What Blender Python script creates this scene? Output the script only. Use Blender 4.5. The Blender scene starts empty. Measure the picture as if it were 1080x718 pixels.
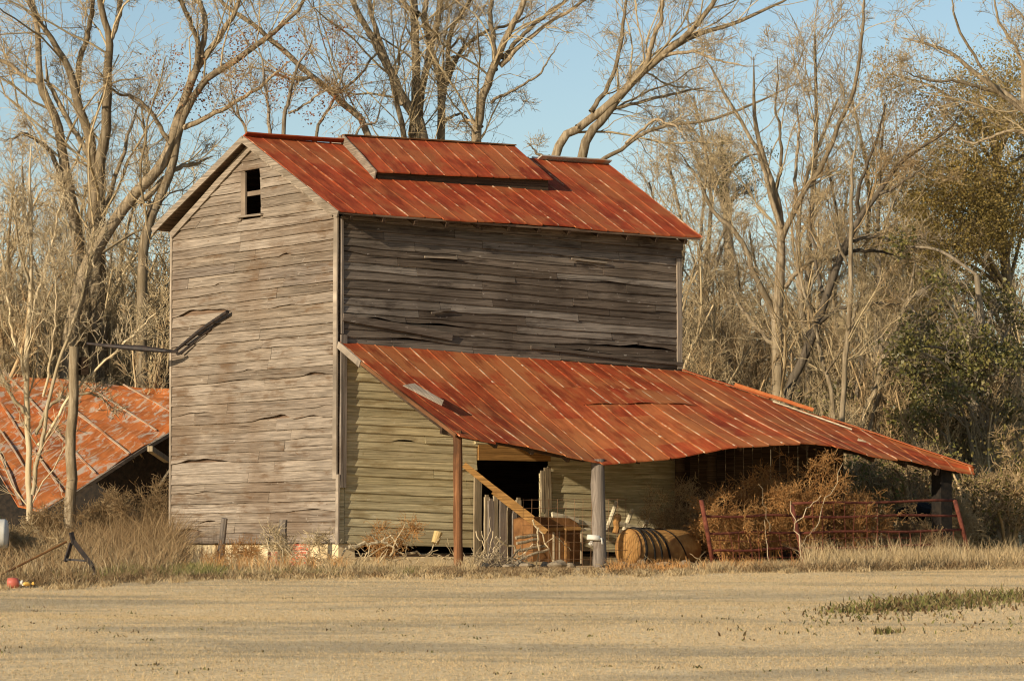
import bpy, math, random
import numpy as np
from mathutils import Vector
random.seed(7)
S = bpy.context.scene
COL = S.collection
# ------------------------------------------------------------------ camera (metres; origin = near corner of the barn sill)
FPX = 3800.0
CAM = np.array([-27.6215, -44.3525, -0.1177]); YAW = 0.96559; PIT = 0.058307
FW = np.array([math.cos(YAW)*math.cos(PIT), math.sin(YAW)*math.cos(PIT), math.sin(PIT)])
RT = np.array([math.sin(YAW), -math.cos(YAW), 0.0]); UP = np.cross(RT, FW)
FH = np.array([math.cos(YAW), math.sin(YAW), 0.0])
def ray(u, v): return FW + RT*(u-540)/FPX + UP*(359-v)/FPX
def at(u, v, d): return CAM + ray(u, v)*d                       # point at depth d
def on(ax, val, u, v):                                          # point in the plane coordinate[ax] = val
    r = ray(u, v); return CAM + r*((val-CAM[ax])/r[ax])
def on_plane(p0, n, u, v):
    r = ray(u, v); return CAM + r*(((p0-CAM)@n)/(r@n))
def proj(P):
    d = P-CAM; dep = d@FW
    return 540+FPX*(d@RT)/dep, 359-FPX*(d@UP)/dep, dep
def gz(x, y):                                                   # ground height
    x = np.asarray(x, float); y = np.asarray(y, float)
    dx = x-CAM[0]; dy = y-CAM[1]
    d = dx*FH[0]+dy*FH[1]; l = dx*RT[0]+dy*RT[1]
    z = np.where(d < 45, -.40-(45-np.maximum(d, -5))*.0285, -.40+(np.minimum(d, 60)-45)*.008)
    w = np.clip((46-d)/10, 0, 1)
    return z + w*(.020*np.sin(d*1.25+.3*l+.5)+.014*np.sin(d*.62-.22*l)+.010*np.sin(l*1.1+d*.4))
def dl(d, l): return CAM[0]+FH[0]*d+RT[0]*l, CAM[1]+FH[1]*d+RT[1]*l
def on_ground(u, v):
    r = ray(u, v); lo, hi = 15.0, 75.0
    for _ in range(40):
        m = (lo+hi)/2; p = CAM+r*m
        if p[2] > gz(p[0], p[1]): lo = m
        else: hi = m
    return CAM+r*lo
def foot(p): return np.array([p[0], p[1], float(gz(p[0], p[1]))])
cam = bpy.data.cameras.new('camera'); co = bpy.data.objects.new('camera', cam); COL.objects.link(co)
cam.sensor_width = 36; cam.lens = FPX/1080*36; cam.clip_end = 6000; cam.clip_start = .5
co.location = CAM; co.rotation_euler = Vector(FW).to_track_quat('-Z', 'Y').to_euler(); S.camera = co
# ------------------------------------------------------------------ light
SUN = np.array([4.3, 1.0, -1.43]); SUN /= np.linalg.norm(SUN)
ELEV = math.asin(-SUN[2]); ROT = math.atan2(-SUN[0], -SUN[1]) % (2*math.pi)
w = bpy.data.worlds.new('World'); S.world = w; w.use_nodes = True
nt = w.node_tree; sk = nt.nodes.new('ShaderNodeTexSky'); sk.sky_type = 'NISHITA'; sk.sun_disc = False
sk.sun_elevation = ELEV; sk.sun_rotation = ROT; sk.air_density = 1.0; sk.dust_density = .3; sk.ozone_density = 1.6
bg = nt.nodes['Background']; bg.inputs[1].default_value = .095
nt.links.new(sk.outputs[0], bg.inputs[0])
sl = bpy.data.lights.new('sun', 'SUN'); sl.energy = 4.8; sl.angle = math.radians(.5); sl.color = (1, .86, .66)
so = bpy.data.objects.new('sun', sl); COL.objects.link(so); so.rotation_euler = Vector(SUN).to_track_quat('-Z', 'Y').to_euler()
so.location = (-30, -20, 30)
vs = S.view_settings; vs.view_transform = 'Standard'; vs.look = 'None'; vs.exposure = .3; vs.gamma = 1; vs.use_curve_mapping = False
S.cycles.filter_width = 1.15; S.cycles.max_bounces = 6; S.cycles.diffuse_bounces = 3; S.cycles.transparent_max_bounces = 4
# ------------------------------------------------------------------ material kit
class MT:
    def __init__(s, name, rough=.9, spec=.15, metal=0):
        s.m = bpy.data.materials.new(name); s.m.use_nodes = True; s.t = s.m.node_tree
        s.b = s.t.nodes['Principled BSDF']; s.b.inputs['Roughness'].default_value = rough
        s.b.inputs['Specular IOR Level'].default_value = spec; s.b.inputs['Metallic'].default_value = metal
    def n(s, ty, **k):
        o = s.t.nodes.new(ty)
        for a, b in k.items(): setattr(o, a, b)
        return o
    def put(s, sock, v):
        if hasattr(v, 'is_output'): s.t.links.new(v, sock)
        elif isinstance(v, (tuple, list)) and len(v) == 3 and sock.type == 'RGBA': sock.default_value = (*v, 1)
        else: sock.default_value = v
    def math(s, op, a, b=0.0, c=None, clamp=False):
        o = s.n('ShaderNodeMath', operation=op, use_clamp=clamp); s.put(o.inputs[0], a); s.put(o.inputs[1], b)
        if c is not None: s.put(o.inputs[2], c)
        return o.outputs[0]
    def vmath(s, op, a, b):
        o = s.n('ShaderNodeVectorMath', operation=op); s.put(o.inputs[0], a); s.put(o.inputs[1], b); return o.outputs[0]
    def coord(s, kind='Object'): return s.n('ShaderNodeTexCoord').outputs[kind]
    def island(s): return s.n('ShaderNodeNewGeometry').outputs['Random Per Island']
    def objrnd(s): return s.n('ShaderNodeObjectInfo').outputs['Random']
    def sep(s, v):
        o = s.n('ShaderNodeSeparateXYZ'); s.put(o.inputs[0], v); return o.outputs
    def comb(s, x, y, z):
        o = s.n('ShaderNodeCombineXYZ'); s.put(o.inputs[0], x); s.put(o.inputs[1], y); s.put(o.inputs[2], z); return o.outputs[0]
    def noise(s, vec, scale=1, detail=4, rough=.55, dist=0):
        o = s.n('ShaderNodeTexNoise'); s.put(o.inputs['Vector'], vec); s.put(o.inputs['Scale'], scale)
        o.inputs['Detail'].default_value = detail; o.inputs['Roughness'].default_value = rough; o.inputs['Distortion'].default_value = dist
        return o.outputs['Fac']
    def white(s, vec):
        o = s.n('ShaderNodeTexWhiteNoise', noise_dimensions='3D'); s.put(o.inputs['Vector'], vec); return o.outputs['Value']
    def step(s, f, a, b):
        o = s.n('ShaderNodeMapRange', interpolation_type='SMOOTHSTEP'); s.put(o.inputs[0], f); s.put(o.inputs[1], a); s.put(o.inputs[2], b); return o.outputs[0]
    def ramp(s, f, stops):
        o = s.n('ShaderNodeValToRGB'); e = o.color_ramp.elements
        while len(e) < len(stops): e.new(.5)
        for q, (p, c) in zip(e, stops): q.position = p; q.color = (*c, 1)
        s.put(o.inputs[0], f); return o.outputs[0]
    def mix(s, f, a, b, mode='MIX'):
        o = s.n('ShaderNodeMix', data_type='RGBA', blend_type=mode); s.put(o.inputs[0], f); s.put(o.inputs[6], a); s.put(o.inputs[7], b); return o.outputs[2]
    def done(s, col, bump=None, bs=.3, bd=.01):
        s.put(s.b.inputs['Base Color'], col)
        if bump is not None:
            o = s.n('ShaderNodeBump'); o.inputs['Strength'].default_value = bs; o.inputs['Distance'].default_value = bd
            s.put(o.inputs['Height'], bump); s.t.links.new(o.outputs[0], s.b.inputs['Normal'])
        return s.m
def wood(name, tones, along, stain, pale, rough=.92, palep=.62, k0=.8, split=.0):
    """weathered boards: a tone per board, grain and streaks along it, dark stains, bleached flecks"""
    sc_ = lambda t, f=1.0: tuple(q*k0*f for q in t); tones = [sc_(t) for t in tones]; stain = sc_(stain); pale = sc_(pale)
    m = MT(name, rough, .06); c = m.coord(); r = m.island(); x = m.sep(c)
    off = m.math('MULTIPLY', r, 37.0)
    a = x[along]; z = x[2] if along != 2 else x[0]
    o3 = x[1-along] if along < 2 else x[1]
    v1 = m.comb(m.math('MULTIPLY', a, 1.1), m.math('MULTIPLY', z, 55.0), m.math('ADD', off, o3))
    v2 = m.comb(m.math('MULTIPLY', a, 3.5), m.math('MULTIPLY', z, 120.0), off)
    v3 = m.comb(m.math('MULTIPLY', a, 1.4), m.math('MULTIPLY', z, 5.0), off)
    g1 = m.noise(v1, 1, 5, .6); g2 = m.noise(v2, 1, 3, .6); g3 = m.noise(v3, 1, 5, .65); g4 = m.noise(c, .7, 3)
    n = len(tones); base = m.ramp(r, [(i/(n-1), t) for i, t in enumerate(tones)])
    k = m.math('MULTIPLY_ADD', m.step(g1, .28, .72), .8, .6); col = m.mix(1.0, base, m.comb(k, k, k), 'MULTIPLY')
    k2 = m.math('MULTIPLY_ADD', m.step(g2, .25, .75), .6, .72); col = m.mix(1.0, col, m.comb(k2, k2, k2), 'MULTIPLY')
    col = m.mix(m.math('MULTIPLY', m.step(g3, .52, .69), .75), col, stain)
    col = m.mix(m.math('MULTIPLY', m.step(m.math('MULTIPLY_ADD', g1, .6, m.math('MULTIPLY', g3, .4)), palep-.05, palep+.06), .6), col, pale)
    col = m.mix(m.math('MULTIPLY', m.step(g4, .45, .70), .45), col, stain)
    if split:
        cr = m.noise(m.comb(m.math('MULTIPLY', a, .9), m.math('MULTIPLY', z, 62.0), m.math('ADD', off, 5.0)), 1, 2, .5)
        gate_ = m.noise(m.comb(m.math('MULTIPLY', a, .8), m.math('MULTIPLY', z, 3.0), off), 1, 2)
        col = m.mix(m.math('MULTIPLY', m.math('MULTIPLY', m.step(cr, .61, .67), m.step(gate_, .42, .55)), split), col, tuple(q*.35 for q in stain))
        sp = m.noise(m.comb(m.math('MULTIPLY', a, 9.0), m.math('MULTIPLY', z, 16.0), off), 1, 3, .6)
        col = m.mix(m.math('MULTIPLY', m.step(sp, .66, .74), .55), col, pale); col = m.mix(m.math('MULTIPLY', m.step(sp, .33, .27), .6), col, stain)
    return m.done(col, m.math('ADD', g1, m.math('MULTIPLY', g2, .5)), .55, .008)
M = {}
M['gable'] = wood('gable weathered wood', [(.215,.168,.122),(.345,.278,.208),(.28,.222,.165),(.40,.328,.252),(.31,.243,.175),(.25,.20,.155)], 1, (.17,.10,.052), (.52,.45,.36), k0=.70, split=.9)
M['upper'] = wood('dark weathered wood', [(.080,.058,.041),(.20,.155,.116),(.115,.085,.060),(.25,.20,.155),(.14,.108,.08),(.33,.275,.22),(.10,.075,.053)], 0, (.045,.032,.023), (.50,.43,.36), palep=.64, k0=.86, split=.9)
M['lower'] = wood('faded yellow painted wood', [(.62,.525,.30),(.71,.61,.37),(.56,.475,.275),(.66,.57,.35)], 0, (.38,.28,.13), (.85,.76,.54), k0=.76, split=.3)
M['trim'] = wood('pale trim wood', [(.45,.36,.265),(.50,.41,.31)], 2, (.26,.20,.14), (.60,.52,.42), k0=.64)
M['rake'] = wood('pale rake wood', [(.36,.29,.21),(.42,.34,.255)], 1, (.20,.15,.10), (.50,.42,.33), k0=.66)
M['frame'] = wood('old window frame wood', [(.22,.165,.115),(.27,.205,.145)], 2, (.12,.085,.055), (.36,.29,.21))
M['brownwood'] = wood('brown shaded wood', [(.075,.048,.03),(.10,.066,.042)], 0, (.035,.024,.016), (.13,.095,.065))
M['deck'] = wood('roof deck wood', [(.20,.13,.085),(.26,.175,.115)], 0, (.09,.055,.035), (.30,.22,.15))
M['greypost'] = wood('grey post wood', [(.20,.165,.13),(.25,.205,.165)], 2, (.15,.11,.08), (.40,.34,.28))
M['redpost'] = wood('reddish post wood', [(.25,.115,.052),(.21,.095,.042)], 2, (.08,.04,.022), (.34,.19,.10))
M['orangewood'] = wood('orange brown board wood', [(.46,.24,.075),(.52,.29,.10)], 0, (.22,.105,.035), (.54,.34,.15), k0=.60)
M['tanwood'] = wood('tan plank wood', [(.33,.255,.155),(.41,.325,.21),(.28,.215,.13)], 2, (.22,.16,.09), (.66,.57,.42))
M['palelumber'] = wood('pale lumber', [(.60,.51,.34),(.68,.60,.42),(.5,.41,.26)], 0, (.32,.24,.14), (.76,.69,.54))
def plain(name, c1, c2, scale=6, rough=.85, spec=.2, bump=.3, c3=None, metal=0):
    m = MT(name, rough, spec, metal); c = m.coord(); a = m.noise(c, scale, 6, .65); b = m.noise(c, scale*.3, 3)
    col = m.mix(m.step(a, .35, .68), c1, c2)
    if c3: col = m.mix(m.step(b, .48, .66), col, c3)
    return m.done(col, a, bump, .01)
def roofmat(name, tones, streak, pale, rib=.305, palew=1.0, patch=None, broad=(.40,.15,.05)):
    """rusted crimped sheets: a tone per sheet, streaks down the slope, paler worn metal along the crimps"""
    m = MT(name, .8, .10); uv = m.sep(m.coord('UV')); u, v = uv[0], uv[1]
    sheet = m.white(m.comb(m.math('FLOOR', m.math('DIVIDE', u, rib*2)), m.math('FLOOR', v), 3.0))
    base = m.ramp(sheet, [(i/(len(tones)-1), t) for i, t in enumerate(tones)])
    g1 = m.noise(m.comb(m.math('MULTIPLY', u, 14), m.math('MULTIPLY', v, 2.2), 0.0), 1, 6, .65)
    g2 = m.noise(m.comb(m.math('MULTIPLY', u, 4.2), m.math('MULTIPLY', v, 1.3), 4.0), 1, 6, .62)
    g3 = m.noise(m.comb(m.math('MULTIPLY', u, 60), m.math('MULTIPLY', v, 60.), 0.0), 1, 2, .5)
    k = m.math('MULTIPLY_ADD', m.step(g2, .3, .7), .62, .66); col = m.mix(1.0, base, m.comb(k, k, k), 'MULTIPLY')
    col = m.mix(m.math('MULTIPLY', m.step(g1, .50, .72), .65), col, streak)
    col = m.mix(m.math('MULTIPLY', m.step(g1, .50, .33), .35), col, tuple(t*.55 for t in tones[0]))
    fr = m.math('ABSOLUTE', m.math('SUBTRACT', m.math('FRACT', m.math('ADD', m.math('DIVIDE', u, rib), .5)), .5))
    near = m.step(fr, .06, .015)
    g4 = m.noise(m.comb(m.math('FLOOR', m.math('ADD', m.math('DIVIDE', u, rib), .5)), m.math('MULTIPLY', v, 2.6), 9.0), 1, 5, .7)
    clus = m.noise(m.comb(m.math('MULTIPLY', u, .8), m.math('MULTIPLY', v, .9), 21.0), 1, 3, .6)
    sel = m.white(m.comb(m.math('FLOOR', m.math('ADD', m.math('DIVIDE', u, rib), .5)), 1.0, 2.0))
    thr = m.math('ADD', m.math('MULTIPLY_ADD', sel, .14, .66-.05*palew), m.math('MULTIPLY', clus, -.40))
    near2 = m.step(fr, .20, .05)
    col = m.mix(m.math('MULTIPLY', m.math('MULTIPLY', near2, m.step(g4, .46, .64)), .5*palew), col, streak)
    g6 = m.noise(m.comb(m.math('MULTIPLY', u, .9), m.math('MULTIPLY', v, .8), 11.0), 1, 4, .6)
    col = m.mix(m.math('MULTIPLY', m.step(g6, .46, .60), .68*palew), col, broad)
    g8 = m.noise(m.comb(m.math('MULTIPLY', u, 3.3), m.math('MULTIPLY', v, .7), 31.0), 1, 5, .65)
    col = m.mix(m.math('MULTIPLY', m.step(g8, .54, .68), .7), col, tuple(t*.5 for t in tones[0]))
    col = m.mix(m.math('MULTIPLY', near, m.step(g4, m.math('SUBTRACT', thr, .04), m.math('ADD', thr, .12))), col, m.mix(m.step(g1, .4, .62), streak, pale))
    if patch:
        g5 = m.noise(m.comb(m.math('MULTIPLY', u, 5.5), m.math('MULTIPLY', v, 1.9), 2.0), 1, 8, .72, .9)
        col = m.mix(m.math('MULTIPLY', m.step(g5, .51, .60), .85), col, patch)
    # nail heads
    nx = m.math('ABSOLUTE', m.math('SUBTRACT', m.math('FRACT', m.math('DIVIDE', u, rib)), .0)); ny = m.math('FRACT', m.math('MULTIPLY', v, 1.65))
    dot = m.math('MULTIPLY', m.step(fr, .11, .06), m.step(m.math('ABSOLUTE', m.math('SUBTRACT', ny, .5)), .055, .03))
    dsel = m.white(m.comb(m.math('FLOOR', m.math('ADD', m.math('DIVIDE', u, rib), .5)), m.math('FLOOR', m.math('MULTIPLY', v, 1.65)), 5.0))
    col = m.mix(m.math('MULTIPLY', dot, m.math('MULTIPLY', m.step(dsel, .86, .95), .6)), col, pale)
    return m.done(col, m.math('ADD', g2, m.math('MULTIPLY', g3, .3)), .25, .01)
M['roof'] = roofmat('rust red roof metal', [(.31,.050,.017),(.37,.070,.022),(.34,.058,.019),(.28,.044,.015)], (.44,.135,.042), (.70,.52,.33), palew=.7)
M['leanroof'] = roofmat('rust lean roof metal', [(.30,.046,.016),(.37,.075,.023),(.33,.056,.018),(.41,.120,.038),(.32,.050,.017)], (.48,.165,.050), (.72,.56,.37), palew=1.05)
M['shedroof'] = roofmat('orange rust shed metal', [(.42,.115,.028),(.48,.15,.04),(.36,.09,.024)], (.52,.23,.08), (.56,.46,.34), palew=.6, patch=(.46,.385,.29))
M['rust'] = plain('rusted steel', (.30,.155,.05), (.40,.22,.075), 9, .85, .1, .3, (.22,.10,.035))
M['darkrust'] = plain('dark rusted steel', (.17,.078,.026), (.24,.115,.04), 9, .8, .2, .25, (.11,.048,.018))
M['redmetal'] = plain('red rusted tube', (.125,.034,.022), (.19,.065,.038), 20, .8, .1, .2, (.075,.025,.017))
M['rubber'] = plain('black rubber', (.014,.012,.010), (.03,.026,.022), 20, .8, .08, .2)
M['blackiron'] = plain('black iron', (.016,.013,.012), (.045,.03,.022), 14, .6, .3, .3)
M['wire'] = plain('rusty wire', (.16,.085,.04), (.24,.13,.065), 30, .8)
M['white'] = plain('dirty white', (.55,.52,.44), (.66,.63,.55), 8, .7, .3, .1)
M['bluegrey'] = plain('blue grey steel', (.16,.18,.20), (.24,.25,.26), 8, .7, .3, .2, (.2,.13,.09))
M['redplastic'] = plain('faded red plastic', (.42,.095,.06), (.50,.14,.09), 10, .5, .35, .05)
M['yellow'] = plain('yellow plastic', (.7,.4,.06), (.75,.45,.1), 10, .5, .3, .05)
M['stone'] = plain('field stone', (.21,.165,.11), (.33,.265,.18), 14, .95, .05, .8, (.14,.105,.065))
M['stucco'] = plain('cream stucco', (.66,.52,.30), (.74,.61,.39), 9, .95, .1, .4, (.50,.37,.20))
M['straw'] = plain('straw bale', (.44,.31,.13), (.58,.43,.20), 30, .95, .05, .8)
def brickmat():
    m = MT('old brick', .95, .1); c = m.sep(m.coord()); o = m.n('ShaderNodeTexBrick'); m.put(o.inputs['Vector'], m.comb(c[1], c[2], 0.0))
    for k, v in (('Scale', 1), ('Brick Width', .2), ('Row Height', .07), ('Mortar Size', .006)): o.inputs[k].default_value = v
    o.inputs['Color1'].default_value = (.46,.14,.075,1); o.inputs['Color2'].default_value = (.38,.105,.06,1); o.inputs['Mortar'].default_value = (.5,.4,.3,1)
    return m.done(m.mix(m.math('MULTIPLY', m.step(m.noise(m.coord(), 14, 5), .5, .7), .5), o.outputs[0], (.55,.42,.28)), o.outputs[1], -.4, .01)
M['brick'] = brickmat()
def bark(name, c1, c2, c3, rnd=.35):
    m = MT(name, .95, .08); c = m.coord(); x = m.sep(c)
    g = m.noise(m.comb(m.math('MULTIPLY', x[0], 18), m.math('MULTIPLY', x[1], 18), m.math('MULTIPLY', x[2], 3.0)), 1, 5, .65)
    h = m.noise(c, 1.6, 4)
    col = m.mix(m.step(g, .36, .66), c1, c2); col = m.mix(m.math('MULTIPLY', m.step(h, .45, .65), .7), col, c3)
    k = m.math('MULTIPLY_ADD', m.island(), rnd*2, 1-rnd); col = m.mix(1.0, col, m.comb(k, k, k), 'MULTIPLY')
    return m.done(col, g, .7, .02)
M['bark'] = bark('tan bark', (.165,.122,.072), (.36,.285,.185), (.21,.16,.095))
M['barkshade'] = bark('bark with painted shade', (.075,.058,.04), (.15,.12,.085), (.10,.08,.055))  # darkened bark: the shade of neighbouring trees is put into the colour
M['barkgrey'] = bark('grey bark', (.17,.13,.085), (.33,.27,.19), (.24,.19,.12))
M['twig'] = bark('tan twig', (.37,.28,.155), (.49,.385,.225), (.41,.305,.17), .45)
M['twigbrown'] = bark('brown twig', (.30,.205,.105), (.40,.29,.155), (.34,.23,.11), .5)
M['twigpale'] = bark('pale twig', (.42,.33,.20), (.56,.46,.30), (.46,.36,.21), .4)
def veg(name, tones, rough=.8, trans=0.0, spec=.1):
    m = MT(name, rough, spec); r = m.island(); n = len(tones)
    col = m.ramp(r, [(i/(n-1), t) for i, t in enumerate(tones)])
    g = m.noise(m.coord(), .55, 3); k = m.math('MULTIPLY_ADD', g, .9, .55)
    col = m.mix(1.0, col, m.comb(k, k, k), 'MULTIPLY')
    m.done(col)
    if trans:
        t = m.n('ShaderNodeBsdfTranslucent'); m.put(t.inputs[0], col); q = m.n('ShaderNodeMixShader'); q.inputs[0].default_value = trans
        m.t.links.new(m.b.outputs[0], q.inputs[1]); m.t.links.new(t.outputs[0], q.inputs[2]); m.t.links.new(q.outputs[0], m.t.nodes['Material Output'].inputs[0])
    return m.m
M['sunbush'] = veg('yellow green bush leaf', [(.17,.16,.045),(.23,.20,.06),(.13,.125,.035),(.28,.22,.08)], .8, .25)
M['evergreen'] = veg('evergreen leaf', [(.055,.056,.015),(.11,.105,.028),(.18,.158,.042),(.26,.21,.068),(.075,.07,.02)], .42, .2, .4)
M['olive'] = veg('olive budding leaf', [(.24,.175,.050),(.32,.235,.070),(.37,.265,.095),(.20,.155,.042)], .8, .25)
M['pine'] = veg('dull pine needle', [(.085,.082,.025),(.13,.115,.035),(.17,.14,.05)], .8, .15)
M['rustleaf'] = veg('rust brown dead leaf', [(.21,.085,.035),(.29,.125,.05),(.17,.075,.035)], .9, .2)
M['orangeweed'] = veg('orange brown dry weed', [(.48,.245,.085),(.40,.19,.06),(.56,.33,.13),(.33,.16,.055)], .9, .2)
M['tanweed'] = veg('tan dry weed', [(.50,.375,.20),(.42,.30,.15),(.56,.43,.25),(.34,.235,.11),(.46,.34,.18)], .9, .2)
M['brownweed'] = veg('brown dry weed', [(.30,.20,.10),(.24,.15,.07),(.38,.27,.14),(.20,.12,.055)], .9, .2)
M['greengrass'] = veg('fresh green grass', [(.15,.16,.045),(.21,.20,.06),(.29,.25,.09),(.36,.28,.13)], .8, .25)
M['greenweed'] = veg('low green weed', [(.09,.09,.026),(.14,.135,.04),(.20,.18,.065),(.17,.10,.045),(.09,.06,.028),(.28,.21,.10)], .8, .2)
M['shade'] = veg('dark understory leaf', [(.11,.095,.028),(.16,.13,.04),(.21,.155,.055),(.075,.07,.022)], .8, .1)
def ground_mat(name, blade):
    m = MT(name, .95, .05)
    c = m.coord(); x = m.sep(c)
    d = m.math('ADD', m.math('MULTIPLY', x[0], float(FH[0])), m.math('MULTIPLY', x[1], float(FH[1])))
    l = m.math('ADD', m.math('MULTIPLY', x[0], float(RT[0])), m.math('MULTIPLY', x[1], float(RT[1])))
    big = m.noise(m.comb(m.math('MULTIPLY', d, .50), m.math('MULTIPLY', l, .13), 0.0), 1, 7, .70, .9)
    mid = m.noise(c, 1.3, 5, .6); fine = m.noise(c, 18, 4, .6)
    tan = (.78,.585,.32); grey = (.53,.415,.25); pale = (.82,.65,.39)
    col = m.mix(m.step(big, .40, .55), grey, tan); col = m.mix(m.math('MULTIPLY', m.step(mid, .5, .7), .6), col, pale)
    if blade:
        r = m.island(); k = m.math('MULTIPLY_ADD', r, .22, .89); col = m.mix(1.0, col, m.comb(k, k, k), 'MULTIPLY')
        col = m.mix(m.math('MULTIPLY', m.step(m.math('FRACT', m.math('MULTIPLY', r, 91.7)), .965, .985), .8), col, (.20,.20,.06))
        m.done(col); t = m.n('ShaderNodeBsdfTranslucent'); m.put(t.inputs[0], col); q = m.n('ShaderNodeMixShader'); q.inputs[0].default_value = .5
        m.t.links.new(m.b.outputs[0], q.inputs[1]); m.t.links.new(t.outputs[0], q.inputs[2]); m.t.links.new(q.outputs[0], m.t.nodes['Material Output'].inputs[0]); return m.m
    col = m.mix(m.math('MULTIPLY', m.step(fine, .45, .7), .6), col, (.34,.25,.14))
    return m.done(col, m.math('ADD', mid, fine), .5, .03)
M['ground'] = ground_mat('dormant lawn soil', False); M['blade'] = ground_mat('dormant grass blade', True)
# ------------------------------------------------------------------ object kit
def empty(name, label, cat, loc, group=None):
    o = bpy.data.objects.new(name, None); COL.objects.link(o); o.location = loc; o.empty_display_size = .2
    o['label'] = label; o['category'] = cat
    if group: o['group'] = group
    return o
def tag(o, label, cat, group=None, kind=None):
    if label: o['label'] = label
    if cat: o['category'] = cat
    if group: o['group'] = group
    if kind: o['kind'] = kind
    return o
def link(name, me, mat, parent=None, loc=None):
    me.materials.append(mat); o = bpy.data.objects.new(name, me); COL.objects.link(o)
    if parent is not None: o.parent = parent
    if loc is not None: o.location = loc
    return o
def wloc(o):
    v = np.zeros(3)
    while o is not None: v += np.array(o.location); o = o.parent
    return v
class MB:
    """collects shapes in world coordinates; build() links them as ONE mesh object, local to its parent"""
    def __init__(s): s.v = []; s.f = []; s.uv = []
    def add(s, vs, fs, uvs=None):
        b = len(s.v); s.v += [tuple(map(float, p)) for p in vs]; s.f += [tuple(b+i for i in f) for f in fs]
        s.uv += list(uvs) if uvs is not None else [(0., 0.)]*len(vs)
    def box(s, p, q):
        x0,y0,z0 = np.minimum(p, q); x1,y1,z1 = np.maximum(p, q)
        s.add([(x0,y0,z0),(x1,y0,z0),(x1,y1,z0),(x0,y1,z0),(x0,y0,z1),(x1,y0,z1),(x1,y1,z1),(x0,y1,z1)],
              [(3,2,1,0),(4,5,6,7),(0,1,5,4),(1,2,6,5),(2,3,7,6),(3,0,4,7)])
    def bar(s, a, b, wd, th, side=None, jit=0):
        """a board from a to b, wd across `side`, th thick"""
        a = np.array(a, float); b = np.array(b, float); t = b-a; t /= np.linalg.norm(t)
        sd = np.array(side if side is not None else (0, 0, 1), float); sd -= t*(sd@t); sd /= np.linalg.norm(sd); n = np.cross(t, sd)
        k = 5; vs = []
        for i in range(k+1):
            p = a+(b-a)*i/k + (sd*random.uniform(-1, 1)+n*random.uniform(-1, 1))*jit
            for e, g in ((-1,-1),(1,-1),(1,1),(-1,1)): vs.append(p+sd*wd/2*e+n*th/2*g)
        fs = [(3,2,1,0), tuple(4*k+j for j in range(4))]
        for i in range(k):
            for j in range(4): fs.append((4*i+j, 4*i+(j+1) % 4, 4*i+4+(j+1) % 4, 4*i+4+j))
        s.add(vs, fs)
    def tube(s, pts, rad, sides=8, cap=True):
        P = np.array(pts, float); n = len(P); R = np.full(n, rad) if np.isscalar(rad) else np.array(rad, float)
        T = np.gradient(P, axis=0); T /= np.linalg.norm(T, axis=1)[:, None]
        ref = np.eye(3)[np.argmin(np.abs(T.mean(0)))]; A = np.cross(T, ref); A /= np.linalg.norm(A, axis=1)[:, None]; B = np.cross(T, A)
        an = np.arange(sides)*2*math.pi/sides
        vs = (P[:, None]+R[:, None, None]*(np.cos(an)[None, :, None]*A[:, None]+np.sin(an)[None, :, None]*B[:, None])).reshape(-1, 3)
        fs = []
        for i in range(n-1):
            for j in range(sides): fs.append((i*sides+j, i*sides+(j+1) % sides, (i+1)*sides+(j+1) % sides, (i+1)*sides+j))
        if cap: fs += [tuple(range(sides))[::-1], tuple((n-1)*sides+j for j in range(sides))]
        s.add(vs, fs)
    def blob(s, c, r, sq=(1, 1, 1), rough=.15, nu=10, nv=7):
        ph = [random.uniform(0, 6.28) for _ in range(6)]; vs = []; fs = []
        for i in range(nv+1):
            for j in range(nu):
                t = math.pi*i/nv; a = 2*math.pi*j/nu; d = np.array([math.sin(t)*math.cos(a), math.sin(t)*math.sin(a), math.cos(t)])
                k = 1+rough*(math.sin(3*d[0]+ph[0])+math.sin(4*d[1]+ph[1])+math.sin(3.5*d[2]+ph[2])+.6*math.sin(7*d[0]+5*d[1]+ph[3]))
                vs.append(np.array(c)+d*r*k*np.array(sq))
        for i in range(nv):
            for j in range(nu): fs.append((i*nu+j, (i+1)*nu+j, (i+1)*nu+(j+1) % nu, i*nu+(j+1) % nu))
        s.add(vs, fs)
    def build(s, name, mat, parent=None, smooth=False, uv=False):
        me = bpy.data.meshes.new(name); off = wloc(parent) if parent is not None else np.zeros(3)
        V = np.array(s.v)-off; me.from_pydata(V.tolist(), [], s.f)
        if uv:
            L = me.uv_layers.new(name='UVMap'); li = np.empty(len(me.loops), np.int32); me.loops.foreach_get('vertex_index', li)
            L.data.foreach_set('uv', np.array(s.uv, np.float32)[li].ravel())
        if smooth: me.polygons.foreach_set('use_smooth', np.ones(len(me.polygons), bool))
        me.update(); return link(name, me, mat, parent)
def bulk(name, V, Fc, mat, parent=None, smooth=False, local=True):
    """one mesh object from numpy arrays (faces all of the same corner count)"""
    V = np.asarray(V, np.float32)
    if parent is not None and local: V = V-wloc(parent).astype(np.float32)
    me = bpy.data.meshes.new(name); k = Fc.shape[1]; n = len(Fc)
    me.vertices.add(len(V)); me.vertices.foreach_set('co', V.ravel())
    me.loops.add(n*k); me.loops.foreach_set('vertex_index', Fc.astype(np.int32).ravel())
    me.polygons.add(n); me.polygons.foreach_set('loop_start', np.arange(0, n*k, k, dtype=np.int32))
    if smooth: me.polygons.foreach_set('use_smooth', np.ones(n, bool))
    me.update(calc_edges=True); me.validate(); return link(name, me, mat, parent)
def norm(a): return a/np.maximum(np.linalg.norm(a, axis=-1, keepdims=True), 1e-9)
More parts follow.
